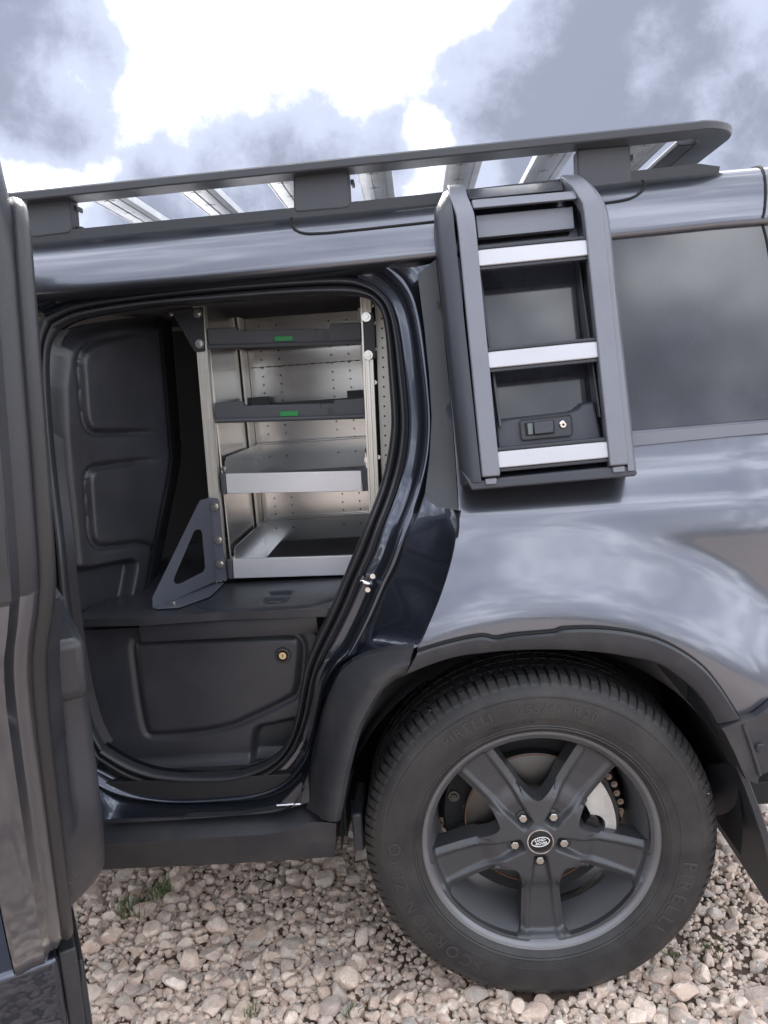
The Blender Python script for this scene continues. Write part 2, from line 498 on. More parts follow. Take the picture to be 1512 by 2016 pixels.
# --- rear quarter panel
arch_out = [(822, 1281), (880, 1264), (946, 1251), (975, 1256), (1010, 1250), (1090, 1243), (1110, 1237), (1180, 1236), (1250, 1245), (1310, 1264), (1371, 1302), (1410, 1345), (1451, 1408)]
arch_in = [(797, 1330), (850, 1308), (900, 1293), (960, 1285), (1020, 1280), (1100, 1279), (1180, 1284), (1240, 1293), (1294, 1306), (1331, 1328), (1371, 1362), (1395, 1394), (1413, 1424)]
left_edge = [(822, 1281), (838, 1245), (868, 1172), (886, 1115), (897, 1065), (903, 1005), (899, 930), (893, 850), (880, 700), (866, 560), (862, 500)]
lower = pq([(1451, 1408), (1481, 1399), (1512, 1374)])
poly = [tuple(p) for p in spline(pq(left_edge), 40)]
zt = US(1350, 445, Yd)[2]
poly += [(0.25, zt + .004), (0.7, zt + .004), (1.2, zt + .004), (1.2, 0.70)] + [lower[2], lower[1]] + [tuple(p) for p in spline([(a + (0.0), b - 0.01) for a, b in pq(arch_out)][::-1], 40)]
sheet('quarter_panel', poly, onq(), 0.016, PAINT, car, thick=0.025)
# --- side window (privacy glass) and its trims
win = pq([(905, 488), (1100, 470), (1212, 459), (1350, 447), (1488, 436), (1640, 424), (1700, 806), (1400, 834), (1250, 846), (1100, 862), (925, 878)], Yd)
sheet('side_window', win, onq(-0.006, Yd), 0.03, GLASSM, car, thick=0.012, label='tinted glossy rear side window')
strip = pq([(920, 884), (1100, 867), (1250, 852), (1400, 839), (1700, 814), (1703, 834), (1400, 862), (1250, 877), (1100, 893), (922, 910)], Yd)
sheet('window_sill_strip', strip, onq(-0.008, Yd), 0.03, mat('belt_strip', (0.16, 0.165, 0.19), 0.4, 0.4), car, thick=0.01)
gapl = [US(a, b, Yd) + np.array([0, -0.004, 0]) for a, b in [(1205, 461), (1350, 448), (1490, 436)]]
sweep('window_gap', spline(gapl, 12), circ(0.0045, 8), DARK, car)

# --- roof side: cant rail, rail groove, roof skin
def roofrow(x):
    e0 = 1.735
    prof = [(0.258, 1.712), (0.222, 1.722), (0.207, 1.728), (0.2045, 1.735), (0.2065, 1.748), (0.212, 1.768), (0.221, 1.792), (0.233, 1.815), (0.250, 1.838), (0.272, 1.856), (0.298, 1.867), (0.34, 1.876), (0.42, 1.885), (0.6, 1.893), (1.0, 1.90), (1.4, 1.893), (1.66, 1.876), (1.75, 1.83), (1.79, 1.74), (1.80, 1.70)]
    return prof


def roof_dz(x):
    # the line of the cant rail measured along the car
    return float(np.interp(x, [-0.85, -0.1, 0.7, 1.0], RZ))


RZ = [US(80, 573, lambda x, z: 0.205)[2] - 1.735, US(850, 503, lambda x, z: 0.205)[2] - 1.735, US(1480, 434, lambda x, z: 0.205)[2] - 1.735, 0.0]
RZ[3] = RZ[2]
xs = np.concatenate([np.linspace(-1.9, -0.9, 8), np.linspace(-0.85, 0.78, 60), np.linspace(0.80, 1.30, 10)])
rows = []
for x in xs:
    back = 0.0
    rows.append([(x, y, z + roof_dz(x) - (0.0 if z < 1.8 else back * (z - 1.74) / .16)) for y, z in roofrow(x)])
loft('roof', rows, PAINT, car, smooth=50)


def roof_pt(x, s, off=0.0):
    """point on the roof side; s runs up the section"""
    prof = np.array(roofrow(x)); i = np.arange(len(prof)); y = np.interp(s, i, prof[:, 0]); z = np.interp(s, i, prof[:, 1]) + roof_dz(x)
    t = np.array([np.interp(s + .05, i, prof[:, 0]) - np.interp(s - .05, i, prof[:, 0]), np.interp(s + .05, i, prof[:, 1]) - np.interp(s - .05, i, prof[:, 1])]); t /= np.linalg.norm(t)
    return np.array([x, y - t[1] * off, z + t[0] * off])


# shut line of the closing panel in the roof side
xa, xb = U(573, 450, .25)[0], U(1272, 400, .25)[0]
pth = [roof_pt(xa, 9.6), roof_pt(xa, 8.6), roof_pt(xa + .006, 7.6), roof_pt(xa + .03, 6.9)] + [roof_pt(x, 6.7) for x in np.linspace(xa + .08, xb - .1, 14)] + [roof_pt(xb - .04, 6.9), roof_pt(xb - .008, 7.7), roof_pt(xb, 8.6), roof_pt(xb, 9.5)]
sweep('roof_shut_line', spline(pth, 60), circ(0.0035, 8), DARK, car)
# tailgate shut line
xt = [U(1463, 362, .42)[0], U(1500, 437, .208)[0]]
pth = [roof_pt(xt[0] * (1 - k_) + xt[1] * k_, 12.5 - 9.3 * k_, .001) for k_ in np.linspace(0, 1, 12)]
sweep('tailgate_gap', spline(pth, 30), circ(0.003, 8), DARK, car)
sweep('glass_gap', spline([US(a, b, Yd) - np.array([0, .006, 0]) for a, b in ((1497, 437), (1508, 480), (1520, 560), (1535, 700), (1550, 822))], 30), circ(0.0032, 8), DARK, car)
# tail end of the body
box('tailgate', (1.20, 0.32, 0.55), (1.26, 1.78, 1.70), PAINT, car, bevel=0.02)
box('far_side', (-1.9, 1.79, 0.42), (1.25, 1.83, 1.715), PAINT, car, bevel=0.005)
# black rail strip along the roof
ra = [roof_pt(x, 9.75, 0.006) for x in np.linspace(-1.2, 0.66, 20)]
p1 = U(1372, 350, .29); p2 = U(1412, 362, .29)
ra = [p for p in ra if p[0] < p1[0]] + [p1 * .5 + ra[-1] * .5 if False else roof_pt(p1[0], 9.75, .006), roof_pt(p2[0], 9.75, -.004)]
sweep('roof_rail', np.array(ra), [(-0.016, -0.012), (0.012, -0.012), (0.014, 0.0), (0.010, 0.010), (-0.012, 0.012), (-0.018, 0.006)], PLASTIC, car, smooth=30)

# --- door opening: jamb and seal
# stations round the opening: (outer edge of the jamb, outer edge of the seal, inner edge of the seal)
ST = [((86, 572), (86, 624), (118, 648)), ((150, 567), (150, 596), (165, 627)), ((280, 556), (280, 577), (285, 606)), ((430, 545), (430, 559), (432, 594)), ((580, 534), (580, 547), (580, 583)),
      ((700, 524), (678, 543), (676, 581)), ((800, 514), (722, 556), (716, 585)), ((858, 508), (752, 577), (737, 596)), ((870, 560), (772, 606), (751, 618)), ((876, 640), (785, 655), (759, 660)),
      ((884, 740), (796, 740), (765, 742)), ((892, 840), (803, 825), (770, 822)), ((899, 920), (799, 890), (767, 868)), ((904, 985), (787, 943), (757, 925)), ((903, 1040), (772, 988), (742, 975)),
      ((892, 1105), (752, 1038), (719, 1033)), ((870, 1178), (735, 1088), (697, 1086)), ((843, 1240), (716, 1128), (676, 1136)), ((812, 1278), (687, 1197), (647, 1205)), ((730, 1288), (660, 1252), (621, 1258)),
      ((684, 1308), (638, 1292), (600, 1313)), ((652, 1352), (621, 1335), (592, 1360)), ((628, 1425), (612, 1388), (582, 1412)), ((612, 1500), (600, 1432), (567, 1458)), ((596, 1560), (578, 1480), (545, 1487)),
      ((560, 1596), (535, 1524), (505, 1508)), ((470, 1603), (465, 1546), (440, 1523)), ((360, 1607), (350, 1554), (330, 1520)), ((262, 1611), (262, 1538), (262, 1501)), ((196, 1613), (196, 1500), (205, 1468))]


def Yseal(x, z):
    return 0.088 + np.interp(z, _zz, _yy) * 0.82


def Yjo(x, z):
    return np.interp(z, _zz, _yy) + 0.012 - 0.035 * smooth01((0.66 - np.hypot(x - WX, z - WZ)) / 0.15) * smooth01((1.02 - z) / 0.18)


NJ = 150
po = spline([US(a[0], a[1], Yjo) for a, b, c in ST], NJ)
ps = spline([US(b[0], b[1], Yseal) for a, b, c in ST], NJ)
pi_ = spline([US(c[0], c[1], Yseal) for a, b, c in ST], NJ)
# bring the three curves into step: match by station, not by length
def stepped(k_, fn):
    A = np.array([US(s[k_][0], s[k_][1], fn) for s in ST]); n = len(A); out_ = []
    for i in range(n - 1):
        a, b, c, d = A[max(i - 1, 0)], A[i], A[i + 1], A[min(i + 2, n - 1)]
        for t in np.linspace(0, 1, 6, endpoint=False):
            out_.append(0.5 * ((2 * b) + (c - a) * t + (2 * a - 5 * b + 4 * c - d) * t * t + (3 * b - a - 3 * c + d) * t ** 3))
    out_.append(A[-1]); return np.array(out_)


po, ps, pi_ = stepped(0, Yjo), stepped(1, Yseal), stepped(2, Yseal)
inn = np.array([0, 1.0, 0])
tg = np.gradient(ps, axis=0); tg[:, 1] = 0; tg /= np.linalg.norm(tg, axis=1)[:, None]
on_ = np.stack([tg[:, 2], np.zeros(len(tg)), -tg[:, 0]], 1); on_ *= np.sign((on_ * (po - ps)).sum(1))[:, None]
gap = np.abs(((po - ps) * on_).sum(1)); gap = np.convolve(np.pad(gap, 6, mode='edge'), np.ones(13) / 13, 'valid'); sc_j = np.clip(gap / .085, .12, 1.0)[:, None]
off_ = lambda d, y_: ps + on_ * d * sc_j + inn * y_
rows = [po + inn * 0.02, po, po * .88 + off_(.075, -.010) * .12 + inn * .003, po * .35 + off_(.075, -.010) * .65 + inn * .004, off_(.066, -.012), off_(.058, -.022), off_(.050, -.026), off_(.043, -.022), off_(.034, .000), off_(.022, .008), off_(.010, .006), ps + inn * 0.012, pi_ + inn * 0.02]
rows = [[tuple(r[i]) for r in rows] for i in range(len(po))]
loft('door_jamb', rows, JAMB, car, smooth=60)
# rubber seal: round lobes side by side
mid = (ps + pi_) / 2; wv = np.linalg.norm(ps - pi_, axis=1)
rows = []
for i in range(len(mid)):
    a = (ps[i] - pi_[i]); w_ = a / (np.linalg.norm(a) + 1e-9); h = wv[i] / 2
    r_ = []
    for t in np.linspace(-1.0, 1.0, 33):
        lobe = abs(math.sin((t + 1) * math.pi)) ** 0.6
        env = 0.021 * (1 - 0.35 * t) * lobe
        r_.append(tuple(mid[i] + w_ * h * t - inn * (env - 0.004)))
    rows.append(r_)
loft('door_seal', rows, RUBBER, car, smooth=50)
# left run of the seal beside the hinge pillar
sl_o = [(86, 624), (77, 660), (71, 719), (73, 770), (79, 858), (85, 957), (93, 1069), (102, 1190), (130, 1350), (165, 1450), (196, 1500)]
sl_i = [(118, 648), (103, 672), (97, 706), (98, 770), (105, 868), (114, 957), (127, 1069), (139, 1190), (160, 1330), (182, 1420), (205, 1468)]
A = spline([US(a, b, Yseal) for a, b in sl_o], 60); B = spline([US(a, b, Yseal) for a, b in sl_i], 60)
rows = []
for i in range(60):
    r_ = []
    for t in np.linspace(0, 1, 33):
        r_.append(tuple(B[i] * (1 - t) + A[i] * t - inn * (0.018 * abs(math.sin(t * math.pi * 2)) ** 0.6 - 0.004)))
    rows.append(r_)
loft('door_seal', rows, RUBBER, car, smooth=50)
# hinge pillar
rows = [[tuple(p + np.array([-0.16, -0.03, 0])) for p in A], [tuple(p + np.array([-0.06, -0.04, 0])) for p in A], [tuple(p + np.array([-0.02, -0.005, 0])) for p in A], [tuple(p + inn * 0.012) for p in A], [tuple(p + inn * 0.03 + np.array([0.01, 0, 0])) for p in B]]
loft('hinge_pillar', rows, PLASTIC, car, smooth=50)
box('front_door_skin', (-1.9, 0.03, 0.42), (-1.06, 0.07, 1.25), PAINT, car, bevel=0.02)
box('front_door_window', (-1.9, 0.14, 1.25), (-1.06, 0.16, 1.72), GLASSM, car, bevel=0.002)
# black cover strip on the rear pillar
sheet('pillar_cover', pq([(822, 541), (858, 511), (872, 640), (888, 800), (897, 925), (902, 1004), (860, 997), (843, 985), (837, 970), (846, 900), (850, 820), (845, 740), (836, 650)], Yd),
      onq(-0.006, Yd), 0.02, PLASTIC, car, thick=0.02, bevel=0.002)
pth = [US(a, b, Yd) for a, b in [(905, 1005), (899, 1066), (887, 1117), (869, 1174), (838, 1247), (823, 1280)]]
sweep('panel_edge', spline(pth, 30), circ(0.0035, 8), DARK, car)
# striker on the pillar
stp = US(722, 1143, Yseal) + np.array([0, -0.03, 0])
st = empty('door_striker', tuple(stp), car)
sweep('striker_loop', spline([stp + np.array(o) for o in ((-.010, .03, .010), (-.010, -.006, .010), (.0, -.012, .006), (.011, -.006, .0), (.011, .03, .0))], 20), circ(0.0048, 10), CHROME, st, smooth=60)
bolt('striker_bolt', stp + np.array([.016, .012, .014]), .006, st, ZINC); bolt('striker_bolt', stp + np.array([.002, .014, -.018]), .006, st, ZINC)

# --- sill below the opening
SILLPX = [((-60, 1622), (-60, 1668), (-60, 1672), (-60, 1730)), ((205, 1612), (205, 1662), (205, 1668), (205, 1712)), ((400, 1605), (400, 1650), (400, 1656), (400, 1703)), ((546, 1599), (546, 1640), (546, 1650), (546, 1695)),
          ((606, 1590), (612, 1619), (612, 1648), (612, 1690)), ((660, 1617), (662, 1621), (661, 1656), (657, 1687))]
n_ = 40
rr0 = [spline([U(s[k_][0], s[k_][1], yk) for s in SILLPX], n_) for k_, yk in ((0, 0.075), (1, 0.035), (2, 0.040), (3, 0.060))]
rows = [[tuple(rr0[0][i] + np.array([0, .05, .004])), tuple(rr0[0][i]), tuple(rr0[0][i] * .7 + rr0[1][i] * .3 - inn * .012), tuple(rr0[1][i] + inn * .0), tuple(rr0[2][i] + inn * 0.0), tuple(rr0[2][i] * .5 + rr0[3][i] * .5 - inn * .004), tuple(rr0[3][i]), tuple(rr0[3][i] + np.array([0, .12, -.02]))] for i in range(n_)]
loft('sill', rows, CLAD, car, smooth=35)
box('sill_end', (-.2165, .045, .375), (-.19, .2, .47), CLAD, car, bevel=.006)
# step plate between jamb and sill
sheet('sill_plate', pq([(196, 1613), (262, 1611), (360, 1607), (470, 1603), (560, 1594), (590, 1566), (604, 1535), (607, 1590), (546, 1600), (360, 1611), (196, 1620)], lambda x, z: Yjo(x, z)), onq(0.0, lambda x, z: np.interp(z, _zz, _yy) + 0.006), 0.02, CLAD, car, thick=0.02)
slab('corner_badge', [(548, 1586), (591, 1582), (597, 1546), (592, 1542)], .036, .012, CLAD, car, bevel=.003)
sl_ = [U(545, 1585, .034), U(592, 1582, .034)]
sweep('corner_badge_lip', np.array([sl_[0] * (1 - t) + sl_[1] * t for t in np.linspace(0, 1, 8)]), circ(.003, 8), CHROME, car)

# --- wheel-arch cladding, front piece then upper piece
fo = [(604, 1592), (606, 1560), (612, 1500), (622, 1450), (640, 1384), (668, 1326), (705, 1298), (748, 1284), (815, 1274)]
fi = [(661, 1618), (667, 1590), (678, 1533), (690, 1484), (707, 1430), (741, 1368), (760, 1348), (776, 1336), (798, 1331)]
n_ = 40
A = spline([U(a, b, y_) for (a, b), y_ in zip(fo, (.052, .052, .052, .05, .046, .036, .02, .0, -.036))], n_); B = spline([U(a, b, -0.030) for a, b in fi], n_)
rows = []
for i in range(n_):
    a, b = A[i], B[i]; t_ = i / (n_ - 1)
    rows.append([tuple(a + inn * 0.03), tuple(a), tuple(a * .8 + b * .2 - inn * 0.004), tuple(a * .58 + b * .42 - inn * 0.006), tuple(a * .45 + b * .55 - inn * 0.014), tuple(a * .2 + b * .8 - inn * 0.010), tuple(b), tuple(b + np.array([.008, .012, -.004])), tuple(b + np.array([.016, .16, -.012]))])
loft('arch_cladding', rows, CLAD, car, smooth=30)
n_ = 70
A = spline([US(a, b, Yq) + np.array([0, -.012, 0]) for a, b in arch_out], n_); B = spline([U(a, b, -0.046) for a, b in arch_in], n_)
rows = []
for i in range(n_):
    a, b = A[i], B[i]
    rows.append([tuple(a + inn * 0.02), tuple(a), tuple(a * .9 + b * .1 - inn * .006), tuple(a * .5 + b * .5 - inn * .007), tuple(a * .1 + b * .9 - inn * .004), tuple(b), tuple(b + np.array([0, .012, -.004])), tuple(b + np.array([0, .13, .004]))])
loft('arch_cladding', rows, CLAD, car, smooth=30)
A2 = spline([US(a, b, Yq) + np.array([0, -.006, 0.002]) for a, b in arch_out], 60)
sweep('arch_gap', A2, circ(.003, 8), DARK, car)
# bumper corner
sheet('bumper_corner', pq([(1413, 1426), (1451, 1411), (1481, 1402), (1512, 1377), (1600, 1330), (1620, 1480), (1512, 1506), (1487, 1517), (1483, 1533), (1462, 1527), (1437, 1470), (1420, 1436)]), onq(-0.022), 0.014, CLAD, car, thick=0.10, bevel=0.004)
e0 = [US(a, b, Yq) + np.array([0, -.026, 0]) for a, b in [(1455, 1418), (1468, 1455), (1482, 1500), (1486, 1515)]]
sweep('bumper_crease', spline(e0, 14), circ(.004, 8), CLAD, car)
lathe('bumper_plug', [(0.0001, -.003), (.008, -.003), (.010, 0.0)], US(1486, 1461, Yq) + np.array([0, -.028, 0]), PLASTIC, car, n=20)
# mud flap
mf = [(U(1392, 1505, .13)), U(1436, 1500, .02), U(1462, 1527, -.02), U(1490, 1600, -.02), U(1514, 1670, -.02), U(1540, 1800, -.01), U(1512, 1782, .05), U(1440, 1668, .16), U(1404, 1618, .20)]
v, f = ext(mf, (.012, .004, 0)); mesh('mud_flap', v, f, PLASTIC, car, bevel=.003)
sweep('mud_flap_edge', spline([U(1452, 1505, -.024), U(1472, 1553, -.025), U(1493, 1612, -.025), U(1514, 1680, -.025), U(1530, 1760, -.02)], 20), [(-.006, -.006), (.006, -.006), (.006, .006), (-.006, .006)], CLAD, car)
# wheel housing
lr = []
for i in range(49):
    a = math.radians(-8 + 190 * i / 48); r_ = 0.462
    lr.append([(WX + r_ * math.cos(a), y, WZ + r_ * math.sin(a)) for y in np.linspace(0.02, 0.62, 6)])
loft('wheel_liner', lr, LINER, car, smooth=60)
box('inner_wheel_wall', (-.32, .60, .30), (.75, .63, .92), LINER, car)
box('underbody', (-1.9, .20, .36), (1.0, 1.78, .42), LINER, car)
box('under_sill', (-1.9, .10, .38), (-.235, .22, .55), LINER, car)
box('rear_axle_beam', (WX - .06, .28, .36), (WX + .06, 1.6, .46), LINER, car, bevel=.02)

# ================================================================== rear wheel
WC = (WX, 0.0, WZ)
wheel = empty('wheel', (WX, 0.1, WZ), car)
TPROF = [(0.255, 0.03), (0.262, 0.012), (0.270, -0.001), (0.2745, -0.006), (0.279, -0.0105), (0.284, -0.0145), (0.2865, -0.0135), (0.2885, -0.0150), (0.2905, -0.0165), (0.2925, -0.0155), (0.300, -0.0175), (0.310, -0.0195), (0.3105, -0.0205), (0.322, -0.0215), (0.345, -0.0215), (0.3575, -0.0195), (0.358, -0.0185), (0.3595, -0.0190), (0.366, -0.0165), (0.381, -0.0075), (0.3905, 0.003), (0.3955, 0.012), (0.398, 0.026),
         (0.3985, 0.10), (0.3985, 0.18), (0.397, 0.225), (0.385, 0.25), (0.345, 0.272), (0.30, 0.268), (0.262, 0.24), (0.255, 0.22)]
lathe('tyre', TPROF, WC, TYRE, wheel, n=160, smooth=40, label='black road tyre with worn dusty sidewall')


def pol(r, a, y):
    return (WC[0] + r * math.cos(a), y, WC[2] + r * math.sin(a))


# tread blocks and shoulder lugs
tv, tf = [], []


def block(rows_):
    """rows_: list of 4-corner rings from root to top"""
    s0 = len(tv); n = len(rows_[0])
    for r_ in rows_: tv.extend(r_)
    for k_ in range(len(rows_) - 1):
        for i in range(n):
            a = s0 + k_ * n + i; b = s0 + k_ * n + (i + 1) % n; tf.append((a, b, b + n, a + n))
    tf.append(tuple(s0 + (len(rows_) - 1) * n + i for i in range(n)))


NB = 108
for k_ in range(NB):
    a0 = 2 * math.pi * k_ / NB; da = 2 * math.pi / NB; j = random.uniform(-.06, .06)
    # shoulder lug wrapping over the edge: profile swept across a small angle
    prof = [(0.3795, -0.0085), (0.3865, -0.0045), (0.3945, 0.0030), (0.4015, 0.012), (0.4055, 0.024), (0.4065, 0.040), (0.4065, 0.055)]
    s0 = len(tv); w = da * (0.36 + j * .3); sk = da * 0.35
    for (r_, y_) in prof:
        sh = sk * (y_ + 0.01) / 0.06
        for s_ in (-1, 1): tv.append(pol(r_, a0 + sh + s_ * w, y_))
    for s_ in (-1, 1): tv.append(pol(0.396, a0 + sk + s_ * w, 0.057))
    for s_ in (-1, 1): tv.append(pol(0.376, a0 + s_ * w, -0.004))
    for i in range(len(prof)):
        b = s0 + 2 * i; tf.append((b, b + 1, b + 3, b + 2))
    root = [(0.376, -0.003), (0.383, 0.002), (0.388, 0.008), (0.393, 0.016), (0.396, 0.026), (0.396, 0.04), (0.396, 0.055)]
    s1 = len(tv)
    for (r_, y_) in root:
        sh = sk * (y_ + 0.01) / 0.06
        for s_ in (-1, 1): tv.append(pol(r_, a0 + sh + s_ * w, y_))
    for s_ in (0, 1):
        for i in range(len(prof) - 1):
            tf.append((s0 + 2 * i + s_, s0 + 2 * i + 2 + s_, s1 + 2 * i + 2 + s_, s1 + 2 * i + s_))
for row, (y0, y1, nb, sk) in enumerate(((0.061, 0.098, 70, .5), (0.104, 0.136, 64, -.4), (0.142, 0.178, 70, .5), (0.185, 0.222, 84, .3))):
    for k_ in range(nb):
        da = 2 * math.pi / nb; a0 = da * (k_ + 0.3 * row); w = da * 0.42
        rs = []
        for r_, q_ in ((0.396, 1.0), (0.4055, 0.98)):
            rs.append([pol(r_, a0 - w * q_, y0), pol(r_, a0 + w * q_, y0), pol(r_, a0 + w * q_ + sk * da, y1), pol(r_, a0 - w * q_ + sk * da, y1)])
        block(rs)
tr = mesh('tread', tv, tf, TYRE, wheel, smooth=12)
tr['kind'] = 'stuff'
GRIT = mat('stone_grit', (.42, .37, .32), .9)
pv, pf = [], []
for k_ in range(60):
    a = random.uniform(.2, math.pi - .2); y_ = random.uniform(.0, .11); c = np.array(pol(.3985 if y_ > .02 else .392, a, y_)); s0 = len(pv); q_ = random.uniform(.0012, .003)
    for o_ in ((1, 0, 0), (-1, 0, 0), (0, 1, 0), (0, -1, 0), (0, 0, 1), (0, 0, -1)): pv.append(c + np.array(o_) * q_ * random.uniform(.6, 1.3))
    pf += [(s0 + a_, s0 + b_, s0 + c_) for a_, b_, c_ in ((0, 2, 4), (2, 1, 4), (1, 3, 4), (3, 0, 4), (2, 0, 5), (1, 2, 5), (3, 1, 5), (0, 3, 5))]
gt = mesh('trapped_grit', pv, pf, GRIT, wheel, smooth=0); gt['kind'] = 'stuff'


def word(name, txt, r, a_mid, size, m, parent, y=None, inward=False, c=WC, spacing=1.0, depth=0.0016):
    """raised lettering bent round the wheel; a_mid in degrees, tops point outwards (or inwards)"""
    me_all = bmesh.new(); adv = []; ms = []
    for ch in txt:
        cu = bpy.data.curves.new('t', 'FONT'); cu.body = ch; cu.size = size; cu.extrude = depth / 2; cu.align_x = 'CENTER'
        ob = bpy.data.objects.new('t', cu); COL.objects.link(ob); bpy.context.view_layer.update()
        me = bpy.data.meshes.new_from_object(ob.evaluated_get(bpy.context.evaluated_depsgraph_get())) if ch != ' ' else None
        wd = ob.dimensions.x if ch != ' ' else size * .3
        bpy.data.objects.remove(ob); bpy.data.curves.remove(cu)
        ms.append(me); adv.append(wd + size * .16)
    tot = sum(adv) * spacing; s_ = -tot / 2
    for me, ad in zip(ms, adv):
        s_ += ad * spacing / 2
        if me is not None:
            sg = -1 if not inward else 1
            a = math.radians(a_mid) + sg * s_ / (r + (size * .35 if not inward else -size * .35) * 0)
            rad = np.array([math.cos(a), 0, math.sin(a)]); tan = np.array([-math.sin(a), 0, math.cos(a)]) * sg
            upd = rad if not inward else -rad
            bm = bmesh.new(); bm.from_mesh(me)
            for v_ in bm.verts:
                rl = r + (v_.co.y - size * .35) * (1 if not inward else -1)
                yy = y if y is not None else float(np.interp(rl, [p[0] for p in TPROF[3:20]], [p[1] for p in TPROF[3:20]])) - 0.0006
                p_ = np.array([c[0], yy - v_.co.z, c[2]]) + rad * r + upd * (v_.co.y - size * .35) + tan * v_.co.x
                v_.co = p_
            tmp = bpy.data.meshes.new('t'); bm.to_mesh(tmp); bm.free(); me_all.from_mesh(tmp); bpy.data.meshes.remove(tmp); bpy.data.meshes.remove(me)
        s_ += ad * spacing / 2
    me = bpy.data.meshes.new(name); me_all.to_mesh(me); me_all.free()
    return link(name, me, m, parent, smooth=0)


word('raised_lettering', 'SCORPION', 0.335, 222, 0.040, TYREL, wheel, spacing=1.15)
word('raised_lettering', 'ZERO', 0.335, 186, 0.040, TYREL, wheel, spacing=1.15)
word('raised_lettering', 'PIRELLI', 0.335, -24, 0.046, TYREL, wheel, spacing=1.2)
word('raised_lettering', 'PIRELLI', 0.335, 118, 0.034, TYREL, wheel, spacing=1.1)
word('raised_lettering', '255/60 R20', 0.335, 82, 0.030, TYREL, wheel, spacing=1.1)
word('raised_lettering', 'INSIDE MAX LOAD', 0.303, 100, 0.010, TYREL, wheel)

# alloy rim: lip and barrel, then the five-spoke face with real openings
lathe('rim_barrel', [(0.262, 0.016), (0.2715, 0.004), (0.2725, -0.001), (0.269, -0.003), (0.2635, -0.001), (0.2600, 0.004), (0.2550, 0.010), (0.2520, 0.020), (0.2455, 0.05), (0.236, 0.10), (0.230, 0.16), (0.243, 0.20), (0.258, 0.215)], WC, mat('lit_barrel_alloy', (0.18, 0.185, 0.20), 0.38, 0.45, mottle=0.1, dirt=(.13, .115, .1), dirt_amt=.25), wheel, n=140, smooth=40)  # spoke alloy made paler: light on the barrel put into its colour
lathe('rim_lip', [(0.2725, 0.002), (0.2745, -0.0015), (0.2715, -0.0045), (0.2690, -0.0025)], WC, mat('worn_rim_edge', (0.16, 0.155, 0.15), 0.4, 0.5), wheel, n=140)
SPA = [math.radians(d) for d in (270, 342, 54, 126, 198)]


def window(phi):
    ro, ri, poly_l, poly_r = 0.2515, 0.095, [], []
    R_ = np.concatenate([np.linspace(ri, ri + .045, 14), np.linspace(ri + .052, ro - .014, 10), np.linspace(ro - .012, ro, 6)])
    for r_ in R_:
        d_ = 0.041 + 0.010 * (r_ - 0.1) / 0.145
        h = math.radians(36) - math.asin(d_ / r_)
        if r_ < ri + .045: h *= max(0.0, 1 - ((ri + .045 - r_) / .045) ** 2.4) ** .5
        if r_ > ro - .012: h -= (1 - math.sqrt(max(0.0, 1 - ((r_ - ro + .012) / .012) ** 2))) * .012 / r_
        poly_l.append((r_ * math.cos(phi + h), r_ * math.sin(phi + h))); poly_r.append((r_ * math.cos(phi - h), r_ * math.sin(phi - h)))
    arc = []
    hl = math.atan2(poly_l[-1][1], poly_l[-1][0]) ; h = abs((hl - phi + math.pi) % (2 * math.pi) - math.pi)
    for t in np.linspace(h, -h, 14)[1:-1]: arc.append((ro * math.cos(phi + t), ro * math.sin(phi + t)))
    return poly_l[1:] + arc + poly_r[::-1]


wins = [window(a + math.radians(36)) for a in SPA]


def face(A):
    x, z = A[:, 0], A[:, 1]; r_ = np.hypot(x, z); y = np.interp(r_, [0, .03, .10, .18, .235, .262], [0.011, 0.010, 0.012, 0.014, 0.011, 0.005])
    for a in SPA:
        t = x * math.cos(a) + z * math.sin(a); s_ = np.abs(-x * math.sin(a) + z * math.cos(a))
        on = t > 0
        # sunken channel along the spoke, deepening into the nut pocket
        cw = np.interp(t, [0.03, .07, .12, .27], [0.016, .022, .029, .040])
        ch = smooth01((cw - s_) / 0.012) * smooth01((t - 0.038) / 0.010)
        dep = np.interp(t, [0.04, .075, .12, .262], [0.026, .019, .010, .004])
        y = y + np.where(on, ch * dep, 0)
        # edges of the spoke roll off
        ed = np.interp(t, [.1, .245], [.041, .051])
        y = y + np.where(on, 0.008 * smooth01((s_ - ed + 0.016) / 0.018) * smooth01((r_ - .095) / .05) * smooth01((.252 - r_) / .01), 0)
    rr_ = smooth01((r_ - .092) / .006) * (1 - smooth01((r_ - .098) / .008))
    return np.stack([WC[0] + x, WC[1] + y, WC[2] + z], 1)


disc = [(0.262 * math.cos(t), 0.262 * math.sin(t)) for t in np.linspace(0, 2 * math.pi, 160, endpoint=False)]
sheet('spoke_face', disc, face, 0.0034, RIM, wheel, holes=wins, thick=0.055, smooth=50)
for i, a in enumerate(SPA):
    p = np.array([WC[0] + .0595 * math.cos(a), 0.030, WC[2] + .0595 * math.sin(a)])
    v = []; f = []
    for (r_, y_) in ((.0115, .012), (.0115, -.006), (.0095, -.0105)):
        for k_ in range(6):
            b = k_ * math.pi / 3 + i; v.append((p[0] + r_ * math.cos(b), p[1] + y_, p[2] + r_ * math.sin(b)))
    for q_ in range(2):
        for k_ in range(6): f.append((q_ * 6 + k_, q_ * 6 + (k_ + 1) % 6, q_ * 6 + 6 + (k_ + 1) % 6, q_ * 6 + 6 + k_))
    f.append((12, 13, 14, 15, 16, 17)); mesh('wheel_nut', v, f, ZINC, wheel, smooth=30, bevel=.0008)
    lathe('nut_socket', [(.0165, -.002), (.0165, .014), (.001, .014)], p + np.array([0, .0, 0]), DARK, wheel, n=20)
cap = lathe('centre_cap', [(0.0001, -0.0035), (.020, -0.003), (.0275, -0.0015), (.0285, 0.004), (.0285, .02)], (WC[0], 0.006, WC[2]), BADGE, wheel, n=48)
